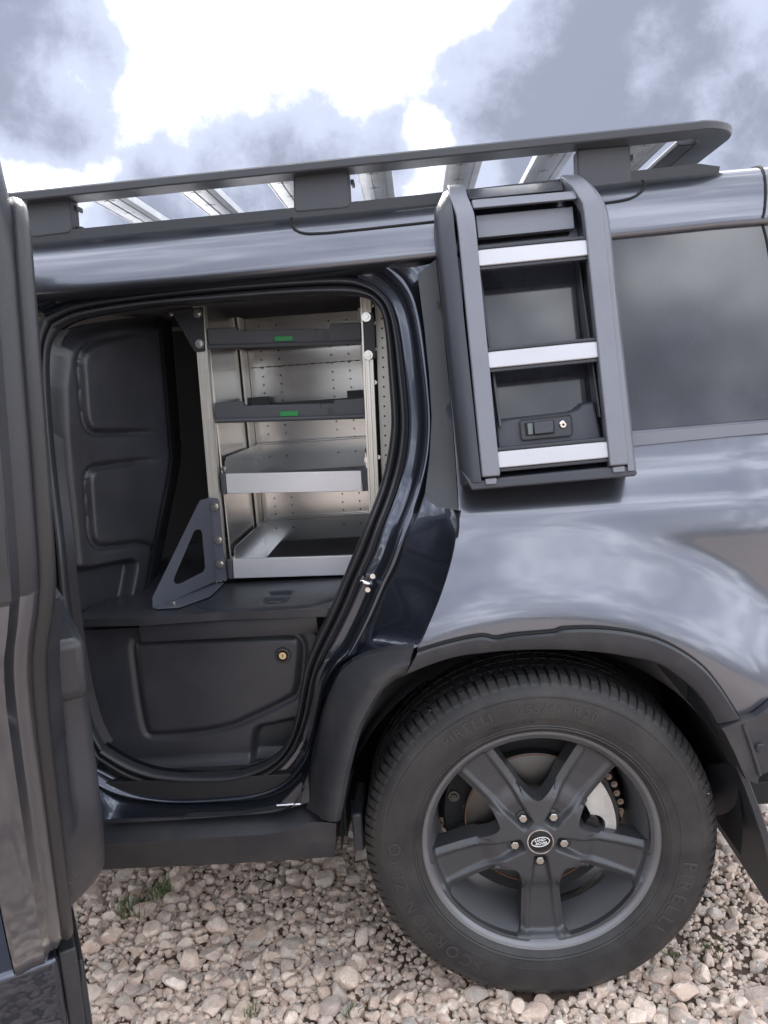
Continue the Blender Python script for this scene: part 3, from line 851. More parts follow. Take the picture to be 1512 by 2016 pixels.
lathe('cap_ring', [(.0275, 0.001), (.0280, -0.0035), (.0305, -0.0035), (.0315, 0.002), (.0315, .012)], (WC[0], 0.006, WC[2]), CHROME, wheel, n=48)
ov = []
for k_ in range(40):
    a = 2 * math.pi * k_ / 40; ov.append((WC[0] + .0205 * math.cos(a), 0.0022, WC[2] + .0112 * math.sin(a) + .0205 * math.cos(a) * .13))
sweep('badge_oval', np.array(ov), circ(.0011, 6), WHITE, wheel, closed=True)


def flat_text(name, txt, p, size, m, parent, rx=0.0, nrm='-y', slope=0.0, shear=0.0, depth=0.0006):
    cu = bpy.data.curves.new('t', 'FONT'); cu.body = txt; cu.size = size; cu.extrude = depth; cu.align_x = 'CENTER'; cu.align_y = 'CENTER'; cu.shear = shear; cu.offset = size * 0.02
    ob = bpy.data.objects.new('t', cu); COL.objects.link(ob); bpy.context.view_layer.update()
    me = bpy.data.meshes.new_from_object(ob.evaluated_get(bpy.context.evaluated_depsgraph_get()))
    bpy.data.objects.remove(ob); bpy.data.curves.remove(cu); me.name = name
    for v_ in me.vertices:
        x, y, z = v_.co; v_.co = (p[0] + x * math.cos(slope) - y * math.sin(slope), p[1] - z, p[2] + x * math.sin(slope) + y * math.cos(slope))
    return link(name, me, m, parent, smooth=0)


flat_text('badge_lettering', 'LAND-', (WC[0] - .001, 0.0018, WC[2] + .0045), 0.0085, WHITE, wheel, slope=.13, shear=.2)
flat_text('badge_lettering', '-ROVER', (WC[0] + .0005, 0.0018, WC[2] - .0040), 0.0085, WHITE, wheel, slope=.13, shear=.2)
lathe('balance_weight', [(.2305, .10), (.2305, .125), (.2345, .125)], WC, ZINC, wheel, n=120)
# keep only a short arc of the balance weight
bw = bpy.data.objects['balance_weight']; bm = bmesh.new(); bm.from_mesh(bw.data)
bmesh.ops.delete(bm, geom=[v_ for v_ in bm.verts if not (math.radians(-78) < math.atan2(v_.co.z - WZ, v_.co.x - WX) < math.radians(-45))], context='VERTS'); bm.to_mesh(bw.data); bm.free()

# brake behind the spokes
lathe('brake_disc', [(.045, .085), (.085, .085), (.087, .10), (.165, .10), (.168, .102), (.168, .126), (.16, .128)], WC, DISC, car, n=100)
lathe('disc_rust_band', [(.1640, .0992), (.1675, .0992)], WC, RUST, car, n=100)
lathe('disc_hub_face', [(.001, .078), (.06, .078), (.086, .084), (.0865, .0995)], WC, mat('hub_iron', (.09, .075, .065), .6, .5), car, n=60)
for k_ in range(12):
    a = 2 * math.pi * k_ / 12 + .1; lathe('hub_bolt', [(.0001, -.004), (.005, -.004), (.006, 0)], pol(.075, a, .08), DISC, car, n=8)
cpl = []
for t in np.linspace(-4, 40, 12): cpl.append((.186 * math.cos(math.radians(t)), .192 * math.sin(math.radians(t))))
for t in np.linspace(38, 12, 6): cpl.append((.130 * math.cos(math.radians(t)), .118 * math.sin(math.radians(t))))
cc = (.135 * math.cos(math.radians(6)), .135 * math.sin(math.radians(6)))
for t in np.linspace(120, -40, 9): cpl.append((cc[0] + .026 * math.cos(math.radians(t)), cc[1] + .026 * math.sin(math.radians(t)) - .012))
v, f = ext([(WC[0] + a, .058, WC[2] + b) for a, b in cpl], (0, .09, 0)); cal = mesh('brake_caliper', v, f, CALIPER, car, bevel=.008, seg=3)
lathe('caliper_pin', [(.0001, -.012), (.016, -.012), (.0175, -.008), (.0175, .03)], (WC[0] + .128, .06, WC[2] + .012), BADGE, cal, n=24)
v, f = ext([pol(.200, math.radians(t), .075) for t in (-6, 10, 30, 44)] + [pol(.188, math.radians(t), .075) for t in (44, 30, 10, -6)], (0, .06, 0)); mesh('caliper_bracket', v, f, mat('cast_iron', (.05, .045, .042), .7, .3, bump=1, bump_scale=120), car, bevel=.003)
DULL = mat('worn_steel', (.30, .25, .21), .45, .9)
for k_ in range(7):
    a = math.radians(4 + 6.5 * k_); bolt('handbrake_link', np.array(pol(.206 + .003 * (k_ % 2), a, .095)), .0075, car, DULL)
lathe('backing_plate', [(.03, .14), (.19, .14), (.215, .135), (.22, .15)], WC, LINER, car, n=60)
for q_ in ((-.135, .02), (-.15, -.035), (-.165, .05), (-.12, -.06)):
    bolt('suspension_bolt', np.array([WC[0] + q_[0] * 1.15, .132, WC[2] + q_[1]]), .014, car, mat('dull_steel', (.12, .11, .1), .5, .7))

# ================================================================== car interior
FLZ = U(445, 1145, .42)[2]
bulk = -0.875
# bulkhead: moulded plastic wall across the car
bpx = [(112, 690), (122, 668), (150, 648), (200, 633), (260, 624), (330, 618), (338, 700), (345, 790), (352, 880), (354, 905), (345, 960), (330, 1030), (315, 1110), (300, 1190), (270, 1222), (170, 1240), (160, 1225), (140, 1180), (128, 1060), (116, 950), (107, 850), (104, 760)]
B0 = np.array([-.887, .2, 0.0]); ev = np.array([.48, .8773, 0.0]); nv = np.array([.8773, -.48, 0.0])


def UB(px, py):
    d = ray(px, py); p = CAM + d * (np.dot(B0 - CAM, nv) / np.dot(d, nv)); return np.array([np.dot(p - B0, ev), p[2]])


bp = [tuple(UB(a, b)) for a, b in bpx]
pads = []
for pl in ([(160, 740), (158, 715), (165, 690), (185, 676), (215, 665), (290, 652), (340, 648), (350, 850), (300, 850), (200, 853), (178, 846), (167, 825), (163, 790)],
           [(172, 960), (172, 940), (180, 925), (200, 918), (260, 911), (310, 905), (345, 900), (330, 1068), (270, 1070), (205, 1077), (190, 1072), (181, 1060), (177, 1030)],
           [(80, 1132), (180, 1120), (240, 1108), (264, 1106), (268, 1112), (262, 1150), (252, 1190), (225, 1260), (80, 1260)]):
    pads.append([tuple(p) for p in spline([UB(a, b) for a, b in pl], 70, closed=True)])
AR = UB(330, 750)[0]


def bulkf(A):
    x = np.zeros(len(A)); fade = smooth01((AR - 0.03 - A[:, 0]) / 0.16)
    for k_, pd in enumerate(pads):
        d = sdf(pd, A)
        if k_ < 2: x = x - 0.013 * np.exp(-(d / 0.0085) ** 2) * fade + 0.005 * smooth01((0.004 - d) / 0.016) * fade
        else: x = x - 0.040 * smooth01((0.010 - d) / 0.020)
    ed = segdist(bp, A, True)
    x = x - 0.03 * (1 - smooth01(ed / 0.045))
    return B0 + A[:, :1] * ev + x[:, None] * nv + np.stack([np.zeros(len(A)), np.zeros(len(A)), A[:, 1]], 1)


sheet('bulkhead', bp, bulkf, 0.004, TRIM, car, thick=0.05, tdir=-nv, smooth=60)
# return of the bulkhead towards the middle of the car
rpx = [(334, 618), (341, 700), (348, 790), (355, 880), (357, 905), (348, 965), (333, 1035), (318, 1112), (302, 1192)]
P3 = lambda q_, h: B0 + q_[0] * ev + np.array([0, 0, q_[1]]) + nv * h
A = spline([P3(UB(a - 6, b), -.03) for a, b in rpx], 30)
rows = [[tuple(A[i]), tuple(A[i] + ev * .015 - nv * .008), tuple(A[i] + ev * .06 - nv * .045), tuple(A[i] + ev * .14 - nv * .10), tuple(A[i] + ev * .30 - nv * .26)] for i in range(30)]
loft('bulkhead_return', rows, TRIM, car, smooth=60)
for a, b in ((342, 726), (354, 838), (349, 947), (326, 1056), (299, 1164)):
    bolt('bulkhead_screw', P3(UB(a + 3, b), -.05), .007, car, mat('dark_screw', (.10, .10, .11), .3, .8), nrm=(.9, -.4, 0))
# dark far space
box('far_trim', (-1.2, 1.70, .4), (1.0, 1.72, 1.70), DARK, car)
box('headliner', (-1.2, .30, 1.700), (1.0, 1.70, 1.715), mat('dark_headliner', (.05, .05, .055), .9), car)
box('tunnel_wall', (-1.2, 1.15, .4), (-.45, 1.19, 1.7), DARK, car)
# lower side of the load space
LY = 0.185
lz = UZ(275, 1228, FLZ - .03)
tub = [(150, 1242), (230, 1238), (440, 1226), (570, 1222), (600, 1226), (618, 1245), (640, 1290), (640, 1400), (600, 1560), (150, 1560)]
tp = [tuple(U(a, b, LY)[[0, 2]]) for a, b in tub]
hatch = [(262, 1272), (268, 1262), (290, 1259), (440, 1254), (570, 1250), (590, 1256), (598, 1275), (594, 1330), (586, 1365), (570, 1378), (500, 1412), (450, 1432), (380, 1444), (300, 1448), (288, 1440), (278, 1400), (268, 1330)]
hp = [tuple(p) for p in spline([U(a, b, LY)[[0, 2]] for a, b in hatch], 90, closed=True)]
pock = [tuple(p) for p in spline([U(a, b, LY)[[0, 2]] for a, b in [(497, 1500), (499, 1450), (508, 1433), (525, 1428), (620, 1424), (640, 1540), (500, 1545)]], 50, closed=True)]


def tubf(A):
    d = sdf(hp, A); y = np.full(len(A), LY)
    y = y + 0.007 * np.exp(-(d / 0.0075) ** 2) - 0.006 * smooth01((-d - .002) / .018)
    p_ = sdf(pock, A); y = y + 0.03 * smooth01((.006 - p_) / .016)
    z = A[:, 1]; zb = U(400, 1500, LY)[2]
    low = smooth01((zb + 0.02 - z) / 0.05); y = y - low * (0.06 - 0.010 * np.sin((z - zb) * 420) * low)
    return np.stack([A[:, 0], y, A[:, 1]], 1)


sheet('load_side_panel', tp, tubf, 0.0048, TRIM, car, thick=0.03, smooth=60)
lk = U(558, 1288, LY) + np.array([0, -.008, 0])
lock = lathe('hatch_lock', [(.0001, -.004), (.009, -.004), (.011, -.001), (.0115, .004)], lk, mat('brass', (.55, .45, .28), .3, 1.0), car, n=24)
lathe('lock_ring', [(.0125, .002), (.0135, -.004), (.019, -.003), (.021, .005)], lk, PLASTIC, lock, n=24)
sheet('lock_slot', [(-.001, -.004), (.001, -.004), (.001, .004), (-.001, .004)], lambda A: np.stack([A[:, 0] + lk[0], np.full(len(A), lk[1] - .0046), A[:, 1] + lk[2]], 1), .004, DARK, lock)
# load floor with rounded front ledge
l0 = [UZ(272, 1229, FLZ - .03), UZ(440, 1220, FLZ - .03), UZ(575, 1213, FLZ - .03), UZ(622, 1210, FLZ - .03)]
A = spline(l0, 30)
rows = [[tuple(p + np.array([0, .012, -.05])), tuple(p + np.array([0, .001, -.012])), tuple(p + np.array([0, .006, -.002])), tuple(p + np.array([0, .018, .0])), tuple(p + np.array([.0, .060, .002])), tuple(p + np.array([.0, .072, .016])), tuple(p + np.array([.0, .085, .0205])), tuple(p + np.array([.0, .12, .021]))] for p in A]
loft('floor_ledge', rows, TRIM, car, smooth=50)
FZ = FLZ - .009
fl = [tuple(UZ(a, b, FZ)[[0, 1]]) for a, b in [(282, 1216), (440, 1205), (640, 1198)]]
flp = fl + [(0.05, .2), (0.05, 1.6), (bulk, 1.6), (bulk, fl[0][1] + .02)]
pn = [tuple(p) for p in spline([UZ(a, b, FZ)[[0, 1]] for a, b in [(395, 1197), (400, 1185), (440, 1148), (700, 1130), (700, 1170), (655, 1180), (600, 1195), (450, 1201)]], 60, closed=True)]
lp_ = UZ(545, 1178, FZ)


def floorf(A):
    d = sdf(pn, A); z = np.full(len(A), FZ) - 0.005 * np.exp(-(d / 0.006) ** 2)
    q_ = np.maximum(np.abs(A[:, 0] - lp_[0]) / .026, np.abs(A[:, 1] - lp_[1] - .01) / .055)
    z = z - 0.008 * smooth01((1.12 - q_) / .2)
    return np.stack([A[:, 0], A[:, 1], z], 1)


sheet('load_floor', flp, floorf, 0.010, TRIM, car, smooth=60, thick=.02, tdir=(0, 0, -1))
v, f = ext([(lp_[0] - .017, lp_[1] - .028, FZ - .009), (lp_[0] + .017, lp_[1] - .028, FZ - .009), (lp_[0] + .017, lp_[1] + .04, FZ - .009), (lp_[0] - .017, lp_[1] + .04, FZ - .009)], (0, 0, .007)); mesh('floor_latch', v, f, PLASTIC, car, bevel=.005, seg=3)

# ================================================================== storage rack inside the car
RF, RB = 0.42, 0.87
rack = empty('storage_rack', (-.35, .64, FLZ)); tag(rack, 'aluminium storage rack with two grey drawers and two open bins inside the car', 'storage rack')


def UPL(px, py, p, n):
    d = ray(px, py); return CAM + d * (np.dot(np.array(p) - CAM, n) / np.dot(d, n))


def post(px_tl, px_tr, px_br, px_bl, y, parent, name='post', depth=.03):
    tl, tr_, br, bl = [U(a, b, y) for a, b in (px_tl, px_tr, px_br, px_bl)]
    g = [0, .16, .20, .34, .38, .62, .66, .80, .84, 1.0]; dd = [0, 0, .006, .006, 0, 0, .006, .006, 0, 0]
    rows_ = []
    for t in (0, 1):
        a, b = (tl, tr_) if t == 0 else (bl, br)
        r_ = [tuple(a * (1 - k_) + b * k_ + np.array([0, q_, 0])) for k_, q_ in zip(g, dd)]
        r_ += [tuple(b + np.array([0, depth, 0])), tuple(a + np.array([0, depth, 0]))]
        rows_.append(r_)
    return loft(name, rows_, POSTM, parent, closed=True, cap=True, smooth=20)


post((379, 596), (400, 594), (445, 1143), (425, 1147), RF, rack)
post((708, 560), (728, 558), (752, 1128), (732, 1131), RF, rack)
xL = U(409, 700, RF)[0]; xR = U(722, 800, RF)[0]; zT = FLZ + .76
# rear posts
for xx in (xL + .004, xR - .03):
    rows_ = []
    for z in (FLZ, zT):
        rows_.append([(xx + a, RB - .075 + b, z) for a, b in ((0, 0), (.008, 0), (.008, .012), (.004, .014), (.008, .016), (.008, .028), (.004, .03), (.008, .032), (.008, .044), (.004, .046), (.008, .048), (.008, .068), (0, .068))])
    loft('post', rows_, POSTM, rack, closed=True, cap=True, smooth=20)
bpn = box('back_panel', (xL, RB, FLZ), (xR, RB + .004, zT), ALU, rack, bevel=0)
box('side_panel', (xL - .004, RF + .03, FLZ), (xL, RB, zT), ALU, rack, bevel=0)
box('side_panel', (xR, RF + .03, FLZ), (xR + .004, RB, zT), ALU, rack, bevel=0)
hv, hf = [], []


def dot(c, r, ax=1, n=8):
    s0 = len(hv)
    for i in range(n):
        a = 2 * math.pi * i / n
        hv.append((c[0] + r * math.cos(a), c[1], c[2] + r * math.sin(a)) if ax == 1 else (c[0], c[1] + r * math.cos(a), c[2] + r * math.sin(a)))
    hf.append(tuple(range(s0, s0 + n)))


for cx in (490, 583, 677, 955, 1048):
    xx = U(300 + cx / 2.7, 720, RB)[0]
    z = FLZ + .03
    while z < zT: dot((xx, RB - .0008, z), .0027); z += .0263
zd = U(600, 717, RB)[2]
for i in range(16):
    x0 = xL + .02 + i * (xR - xL - .03) / 16
    s0 = len(hv); hv += [(x0, RB - .0008, zd - .0015), (x0 + .018, RB - .0008, zd - .0015), (x0 + .018, RB - .0008, zd + .0015), (x0, RB - .0008, zd + .0015)]; hf.append((s0, s0 + 1, s0 + 2, s0 + 3))
for z in np.arange(FLZ + .03, zT, .03): dot((xL + .0008, RF + .07, z), .0022, ax=0, n=6)
hp_ = mesh('perforation', hv, hf, DARK, bpn, smooth=0); hp_['kind'] = 'stuff'
# second perforated upright beside the right post
PY = .47
pl = slab('perforated_upright', [(737, 590), (800, 585), (800, 990), (752, 995)], PY, .004, mat('pale_sheet', (.66, .66, .62), .45, .45), rack, bevel=0)
hv, hf = [], []
for i in range(22):
    t = i / 21; dot(U(751 + 12 * t, 608 + 19.2 * i, PY - .0008), .0028)
hp_ = mesh('perforation', hv, hf, DARK, pl, smooth=0); hp_['kind'] = 'stuff'
slab('upright_gap', [(729, 580), (737, 580), (754, 1000), (747, 1000)], .465, .01, DARK, rack, bevel=0)
for a, b in ((733, 601), (735, 636), (737, 688), (738, 753), (745, 900)): bolt('bolt', U(a, b, .452), .006, rack)


# grey drawers with green latch
def drawer(front, bar_y, latch, rear_tabs, zoff=0):
    dr = slab('drawer', front, RF + .006, .022, CASE, rack, bevel=.002)
    zt = U(front[2][0], front[2][1], RF)[2]; zb = U(front[-1][0], front[-1][1], RF)[2]
    lip = [front[-1], front[-2]]
    p0, p1 = U(*front[-1], RF + .002), U(*front[-2], RF + .002)
    sweep('drawer_lip', np.array([p0 * (1 - t) + p1 * t for t in np.linspace(0, 1, 4)]), circ(.006, 8), CASE, dr)
    slab('green_latch', latch, RF + .001, .01, GREEN, dr, bevel=.001)
    for xx in (xL + .010, xR - .022): box('side_runner', (xx, RF + .028, zb + .004), (xx + .012, RB - .03, zt - .002), CASE, dr)
    box('rear_rail', (xL + .02, RB - .05, zb + .004), (xR - .02, RB - .035, zt - .004), CASE, dr)
    for a, b in rear_tabs: box('rear_tab', (U(a, 780, RB - .05)[0], RB - .06, zb + .01), (U(b, 780, RB - .05)[0], RB - .03, zt + .018), CASE, dr)
    c0 = U(*bar_y, RF + .004)
    sweep('round_mark', np.array([c0 + np.array([.0068 * math.cos(t), 0, .0068 * math.sin(t)]) for t in np.linspace(0, 2 * math.pi, 20, endpoint=False)]), circ(.0006, 6), PLASTIC, dr, closed=True)
    zz_ = (zt + zb) / 2; xx = U(bar_y[0] - 20, bar_y[1], RF)[0]
    box('panel_joint', (xx, RF + .0052, zb + .012), (xx + .0012, RF + .008, zt - .004), DARK, dr, bevel=0)
    return dr


drawer([(407, 647), (466, 644), (468, 651), (649, 647), (650, 637), (710, 635), (711, 674), (411, 683)], (643, 661), [(540, 662), (576, 661), (576, 671), (540, 672)], ((474, 520),))
drawer([(422, 793), (478, 790), (479, 799), (657, 794), (658, 787), (717, 784), (718, 820), (424, 829)], (651, 809), [(551, 810), (587, 809), (587, 819), (551, 820)], ((484, 530), (684, 716)))


# open bins
BINSHADE = mat('recess_shade_grey', (.17, .17, .175), .6, bump=.6, bump_scale=300)  # grey standing in for shade inside the upper bin


def bin_(front, capl, capr, ztp, zbt, mat_floor):
    bn = slab('bin_front', front, RF + .002, .012, BINM, rack, bevel=.0015)
    slab('end_cap', capl, RF + .003, .02, CASE, bn); slab('end_cap', capr, RF + .003, .02, CASE, bn)
    zt = U(*ztp, RB - .01)[2]; zb = U(*zbt, RF)[2] + .004; x0, x1 = xL + .012, xR - .012
    sd = [(x0, RF + .014, zb), (x0, RB - .012, zb), (x0, RB - .012, zt), (x0, RF + .03, zt), (x0, RF + .014, zt - .012)]
    v, f = ext(sd, (.0025, 0, 0)); mesh('bin_side', v, f, ALU, bn, smooth=0)
    v, f = ext([(x1, b, c) for a, b, c in sd], (-.0025, 0, 0)); mesh('bin_side', v, f, ALU, bn, smooth=0)
    box('bin_back', (x0 + .003, RB - .014, zb), (x1 - .003, RB - .011, zt), ALU, bn, bevel=0)
    box('bin_rim', (x0 + .003, RB - .020, zt), (x1 - .003, RB - .009, zt + .007), ALU, bn, bevel=.002)
    box('bin_floor', (x0, RF + .014, zb - .003), (x1, RB - .012, zb), ALU, bn, bevel=0)
    if not mat_floor: box('bin_shade_sheet', (x0 + .006, RF + .02, zb + .001), (x1 - .006, RB - .016, zb + .004), BINSHADE, bn, bevel=.001)  # sheet added over the floor, its dark colour gives the recess its shade
    if mat_floor: box('bin_mat', (x0 + .05, RF + .02, zb + .001), (x1 - .01, RB - .016, zb + .008), MATM, bn, bevel=.002)
    for z in (zt - .012, zb + .05): bolt('bin_bolt', (x0 + .008, RB - .022, z), .007, bn)
    for i in range(2): bolt('bin_bolt', (x0 - .003 if i == 0 else x1 + .002, RF + .012, zt - .03), .008, bn)
    hv.clear(); hf.clear()
    for cx in (490, 583, 677, 955, 1048): dot((U(300 + cx / 2.7, 720, RB)[0], RB - .0148, zb + .052), .0027)
    h_ = mesh('perforation', hv, hf, DARK, bn, smooth=0); h_['kind'] = 'stuff'


bin_([(444, 933), (711, 927), (713, 967), (447, 972)], [(433, 932), (443, 931), (447, 973), (437, 974)], [(712, 924), (723, 922), (726, 966), (714, 968)], (484, 878), (447, 972), False)
bin_([(458, 1101), (722, 1093), (725, 1131), (460, 1139)], [(446, 1102), (457, 1101), (459, 1140), (450, 1141)], [(723, 1093), (734, 1092), (737, 1130), (726, 1131)], (498, 1027), (460, 1139), True)
# upper gusset, right plate, floor bracket
gs_ = slab('gusset_plate', [(334, 612), (400, 604), (404, 690), (401, 692), (383, 693), (378, 684), (345, 627)], RF - .004, .0035, mat('black_steel_plate', (.028, .03, .036), .45, .2), rack, bevel=.0008)
for a, b in ((389, 617), (393, 677)): bolt('bolt', U(a, b, RF - .005), .0115, gs_)
bolt('bolt', U(337, 619, RF - .005), .006, gs_)
rp = slab('joining_plate', [(714, 616), (736, 615), (740, 704), (737, 707), (721, 708), (718, 705)], RF - .004, .0035, gs_.data.materials[0], rack, bevel=.0008)
for a, b in ((721, 624), (725, 699)): bolt('bolt', U(a, b, RF - .005), .012, rp)
pA, pB, pC = U(413, 980, RF - .006), U(425, 1144, RF - .006), UZ(302, 1198, FZ + .002)
nB = np.cross(pB - pA, pC - pA); nB /= np.linalg.norm(nB)
tri = [(395, 985), (413, 980), (426, 1144), (302, 1198), (301, 1178)]
tp_ = [UPL(a, b, pA, nB) for a, b in tri]
hole_px = [(382, 1046), (388, 1042), (396, 1043), (399, 1050), (405, 1118), (401, 1126), (356, 1149), (346, 1150), (342, 1143), (344, 1135)]
e1 = (pB - pA) / np.linalg.norm(pB - pA); e2 = np.cross(nB, e1)
to2 = lambda p: (float(np.dot(p - pA, e1)), float(np.dot(p - pA, e2)))
fb = sheet('floor_bracket', [to2(p) for p in tp_], lambda A: pA + A[:, :1] * e1 + A[:, 1:] * e2, .03, BRKT, rack, holes=[[to2(UPL(a, b, pA, nB)) for a, b in hole_px]], thick=.003, tdir=nB * (1 if nB[1] > 0 else -1), smooth=20)
slab('bracket_flange', [(413, 980), (428, 981), (431, 986), (446, 1141), (427, 1144)], RF - .006, .003, BRKT, fb, bevel=.0008)
ft = [UZ(a, b, FZ + .003) for a, b in [(302, 1198), (427, 1146), (443, 1143), (440, 1150), (412, 1176), (352, 1197), (310, 1200)]]
v, f = ext(ft, (0, 0, .0025)); mesh('bracket_foot', v, f, BRKT, fb, bevel=.0008)
for a, b in ((424, 997), (431, 1063), (434, 1110)): bolt('bolt', U(a, b, RF - .008), .0125, fb)
bolt('bolt', UZ(343, 1190, FZ + .006), .010, fb, nrm=(0, -.2, 1))

# ================================================================== side ladder
ladder = empty('side_ladder', (.27, .05, 1.23)); tag(ladder, 'grey folding side ladder with three silver rungs mounted over the rear side window', 'ladder')


def Yl(x, z):
    return 0.006 + (z - 1.25) * 0.205


def railpath(b0, b1, top):
    p0, p1 = US(*b0, Yl), US(*b1, Yl)
    return spline([p0, p0 * .75 + p1 * .25, p0 * .5 + p1 * .5, p0 * .25 + p1 * .75, p1] + [U(a, b, y) for a, b, y in top], 60)


lr_p = railpath((967, 938), (918, 436), [(912, 409, .140), (903, 386, .172), (899, 369, .215), (897, 364, .27)])
rr_p = railpath((1219, 916), (1167, 410), [(1157, 384, .140), (1142, 362, .172), (1127, 349, .215), (1120, 345, .27)])
prf = [(-.001, -.0195), (-.001, .0195), (.030, .0195), (.030, -.0195)]
for pth in (lr_p, rr_p):
    sweep('ladder_rail', pth, prf, LADDERM, ladder, upv=(1, 0, 0), smooth=30, bevel=.003)
lc_p = railpath((931, 950), (881, 480), [(876, 425, .130), (873, 396, .160), (879, 376, .20), (882, 368, .25)])
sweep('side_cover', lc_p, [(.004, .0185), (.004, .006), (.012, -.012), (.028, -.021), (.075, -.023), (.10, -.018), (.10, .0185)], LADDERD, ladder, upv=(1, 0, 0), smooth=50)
rc_p = railpath((1247, 926), (1195, 440), [(1189, 405, .135), (1177, 378, .165), (1160, 358, .21), (1153, 352, .255)])
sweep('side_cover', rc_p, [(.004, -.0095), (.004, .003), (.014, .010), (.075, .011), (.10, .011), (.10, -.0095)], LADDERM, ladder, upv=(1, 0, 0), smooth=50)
for q_ in ([(943, 491), (1155, 470), (1158, 502), (945, 524)], [(963, 693), (1176, 671), (1179, 704), (966, 726)], [(982, 890), (1197, 869), (1200, 902), (986, 923)]):
    P_ = [US(a, b, Yl) for a, b in q_]
    P_ = [P_[0] + np.array([-.012, 0, 0]), P_[1] + np.array([.012, 0, 0]), P_[2] + np.array([.012, 0, 0]), P_[3] + np.array([-.012, 0, 0])]
    v, f = ext([p + np.array([0, .006, 0]) for p in P_], (0, .026, 0)); rg = mesh('rung', v, f, SILVER, ladder, bevel=.003)
    for t, s_ in ((0, 1), (3, -1)):
        a = P_[0] if t == 0 else P_[3]; b = P_[1] if t == 0 else P_[2]
        z0 = .001 * s_; v, f = ext([a + np.array([0, .008, z0]), b + np.array([0, .008, z0]), b + np.array([0, .008, z0 + s_ * .007]), a + np.array([0, .008, z0 + s_ * .007])], (0, .026, 0))
        mesh('rung_edge', v, f, LADDERD, rg, bevel=.0015)
# inner walls of the frame, foot bar, head bars
for e0, e1, sx in (((1152, 404), (1203, 916), .004), ((933, 426), (986, 936), -.006)):
    a, b = US(*e0, Yl), US(*e1, Yl); v, f = ext([a + np.array([0, .02, 0]), b + np.array([0, .02, 0]), b + np.array([0, .105, 0]), a + np.array([0, .085, 0])], (sx, 0, 0)); mesh('frame_wall', v, f, LADDERD, ladder, bevel=.001)
    o = np.array([-.012 if sx > 0 else .012, 0, 0]); v, f = ext([a + o + np.array([0, .045, -.09]), b + o + np.array([0, .045, .1]), b + o + np.array([0, .10, .1]), a + o + np.array([0, .08, -.09])], (sx, 0, 0)); mesh('frame_rib', v, f, LADDERD, ladder, bevel=.001)
slab('foot_bar', [(906, 924), (930, 948), (989, 940), (1203, 919), (1240, 916), (1257, 931), (1250, 938), (928, 966)], lambda x, z: Yl(x, z) + .008, .085, LADDERD, ladder, bevel=.004)
for q_ in ([(955, 943), (978, 941), (978, 953), (956, 955)], [(1206, 920), (1230, 917), (1231, 929), (1207, 931)]): slab('rail_stop', q_, lambda x, z: Yl(x, z) + .002, .02, LADDERM, ladder, bevel=.002)
slab('head_bar', [(928, 393), (1134, 375), (1137, 391), (931, 410)], [.165, .165, .142, .142], .02, LADDERM, ladder, bevel=.003)
slab('head_bar', [(918, 374), (1106, 357), (1110, 374), (924, 392)], [.235, .235, .178, .178], .03, LADDERD, ladder, bevel=.003)
slab('head_panel', [(936, 424), (1128, 406), (1132, 450), (941, 469)], lambda x, z: Yl(x, z) + .045, .03, LADDERM, ladder, bevel=.002)
# latch panel with lock
lpn = slab('latch_panel', [(974, 828), (1120, 812), (1138, 806), (1146, 796), (1170, 790), (1188, 871), (980, 893)], lambda x, z: Yl(x, z) + .042, .05, LADDERD, ladder, bevel=.006)
fr = [US(a, b, lambda x, z: Yl(x, z) + .036) for a, b in [(1026, 827), (1122, 817), (1125, 822), (1127, 852), (1123, 857), (1030, 866), (1027, 862), (1024, 831)]]
lt = mesh('latch_plate', *ext(fr, (0, .007, 0)), PLASTIC, lpn, bevel=.001)
sweep('latch_rim', np.array([p - np.array([0, .001, 0]) for p in fr]), circ(.0014, 6), RUBBER, lt, closed=True)
slab('latch_recess', [(1032, 833), (1091, 827), (1092, 853), (1035, 859)], lambda x, z: Yl(x, z) + .0352, .002, DARK, lt, bevel=0)
slab('latch_paddle', [(1050, 831), (1090, 827), (1091, 852), (1052, 856)], lambda x, z: Yl(x, z) + .028, .006, LADDERD, lt, bevel=.0025)
slab('latch_finger_tab', [(1038, 834), (1049, 833), (1050, 855), (1040, 856)], lambda x, z: Yl(x, z) + .0335, .003, mat('grey_tab', (.12, .14, .14), .4), lt, bevel=.001)
kc = US(1109, 836, lambda x, z: Yl(x, z) + .032)
kl = lathe('lock', [(.0001, -.001), (.0065, -.001), (.0085, .001), (.009, .006)], kc, CHROME, lt, n=24)
lathe('key_slot', [(.0001, -.0016), (.0028, -.0016), (.003, .002)], kc, DARK, kl, n=6)

# ================================================================== roof rack
rrk = empty('roof_rack', (-.1, .9, 1.88)); tag(rrk, 'dark flat roof rack with pale aluminium slats on top of the car', 'roof rack')
RY = .240
zl = U(150, 374, RY)[2]; xl_ = U(150, 374, RY)[0]; zr_ = U(1130, 272, RY)[2]; xr_ = U(1130, 272, RY)[0]
rz = lambda x: zl + (zr_ - zl) * (x - xl_) / (xr_ - xl_)
XE = U(1437, 258, .32)[0] - .03
CRD = .075; yc = RY + .03
path = [(-1.25, yc, rz(-1.25))] + [(x, yc, rz(x)) for x in np.linspace(-1.1, XE - CRD, 14)]
path += [(XE - CRD + CRD * math.sin(a), yc + CRD - CRD * math.cos(a), rz(XE)) for a in np.linspace(.15, math.pi / 2, 10)]
path += [(XE, y, rz(XE)) for y in np.linspace(yc + CRD + .1, 1.55 - CRD, 8)]
path += [(XE - CRD + CRD * math.cos(a), 1.55 - CRD + CRD * math.sin(a), rz(XE)) for a in np.linspace(.1, math.pi / 2, 8)]
path += [(x, 1.55, rz(x)) for x in np.linspace(XE - CRD - .1, -1.25, 8)]
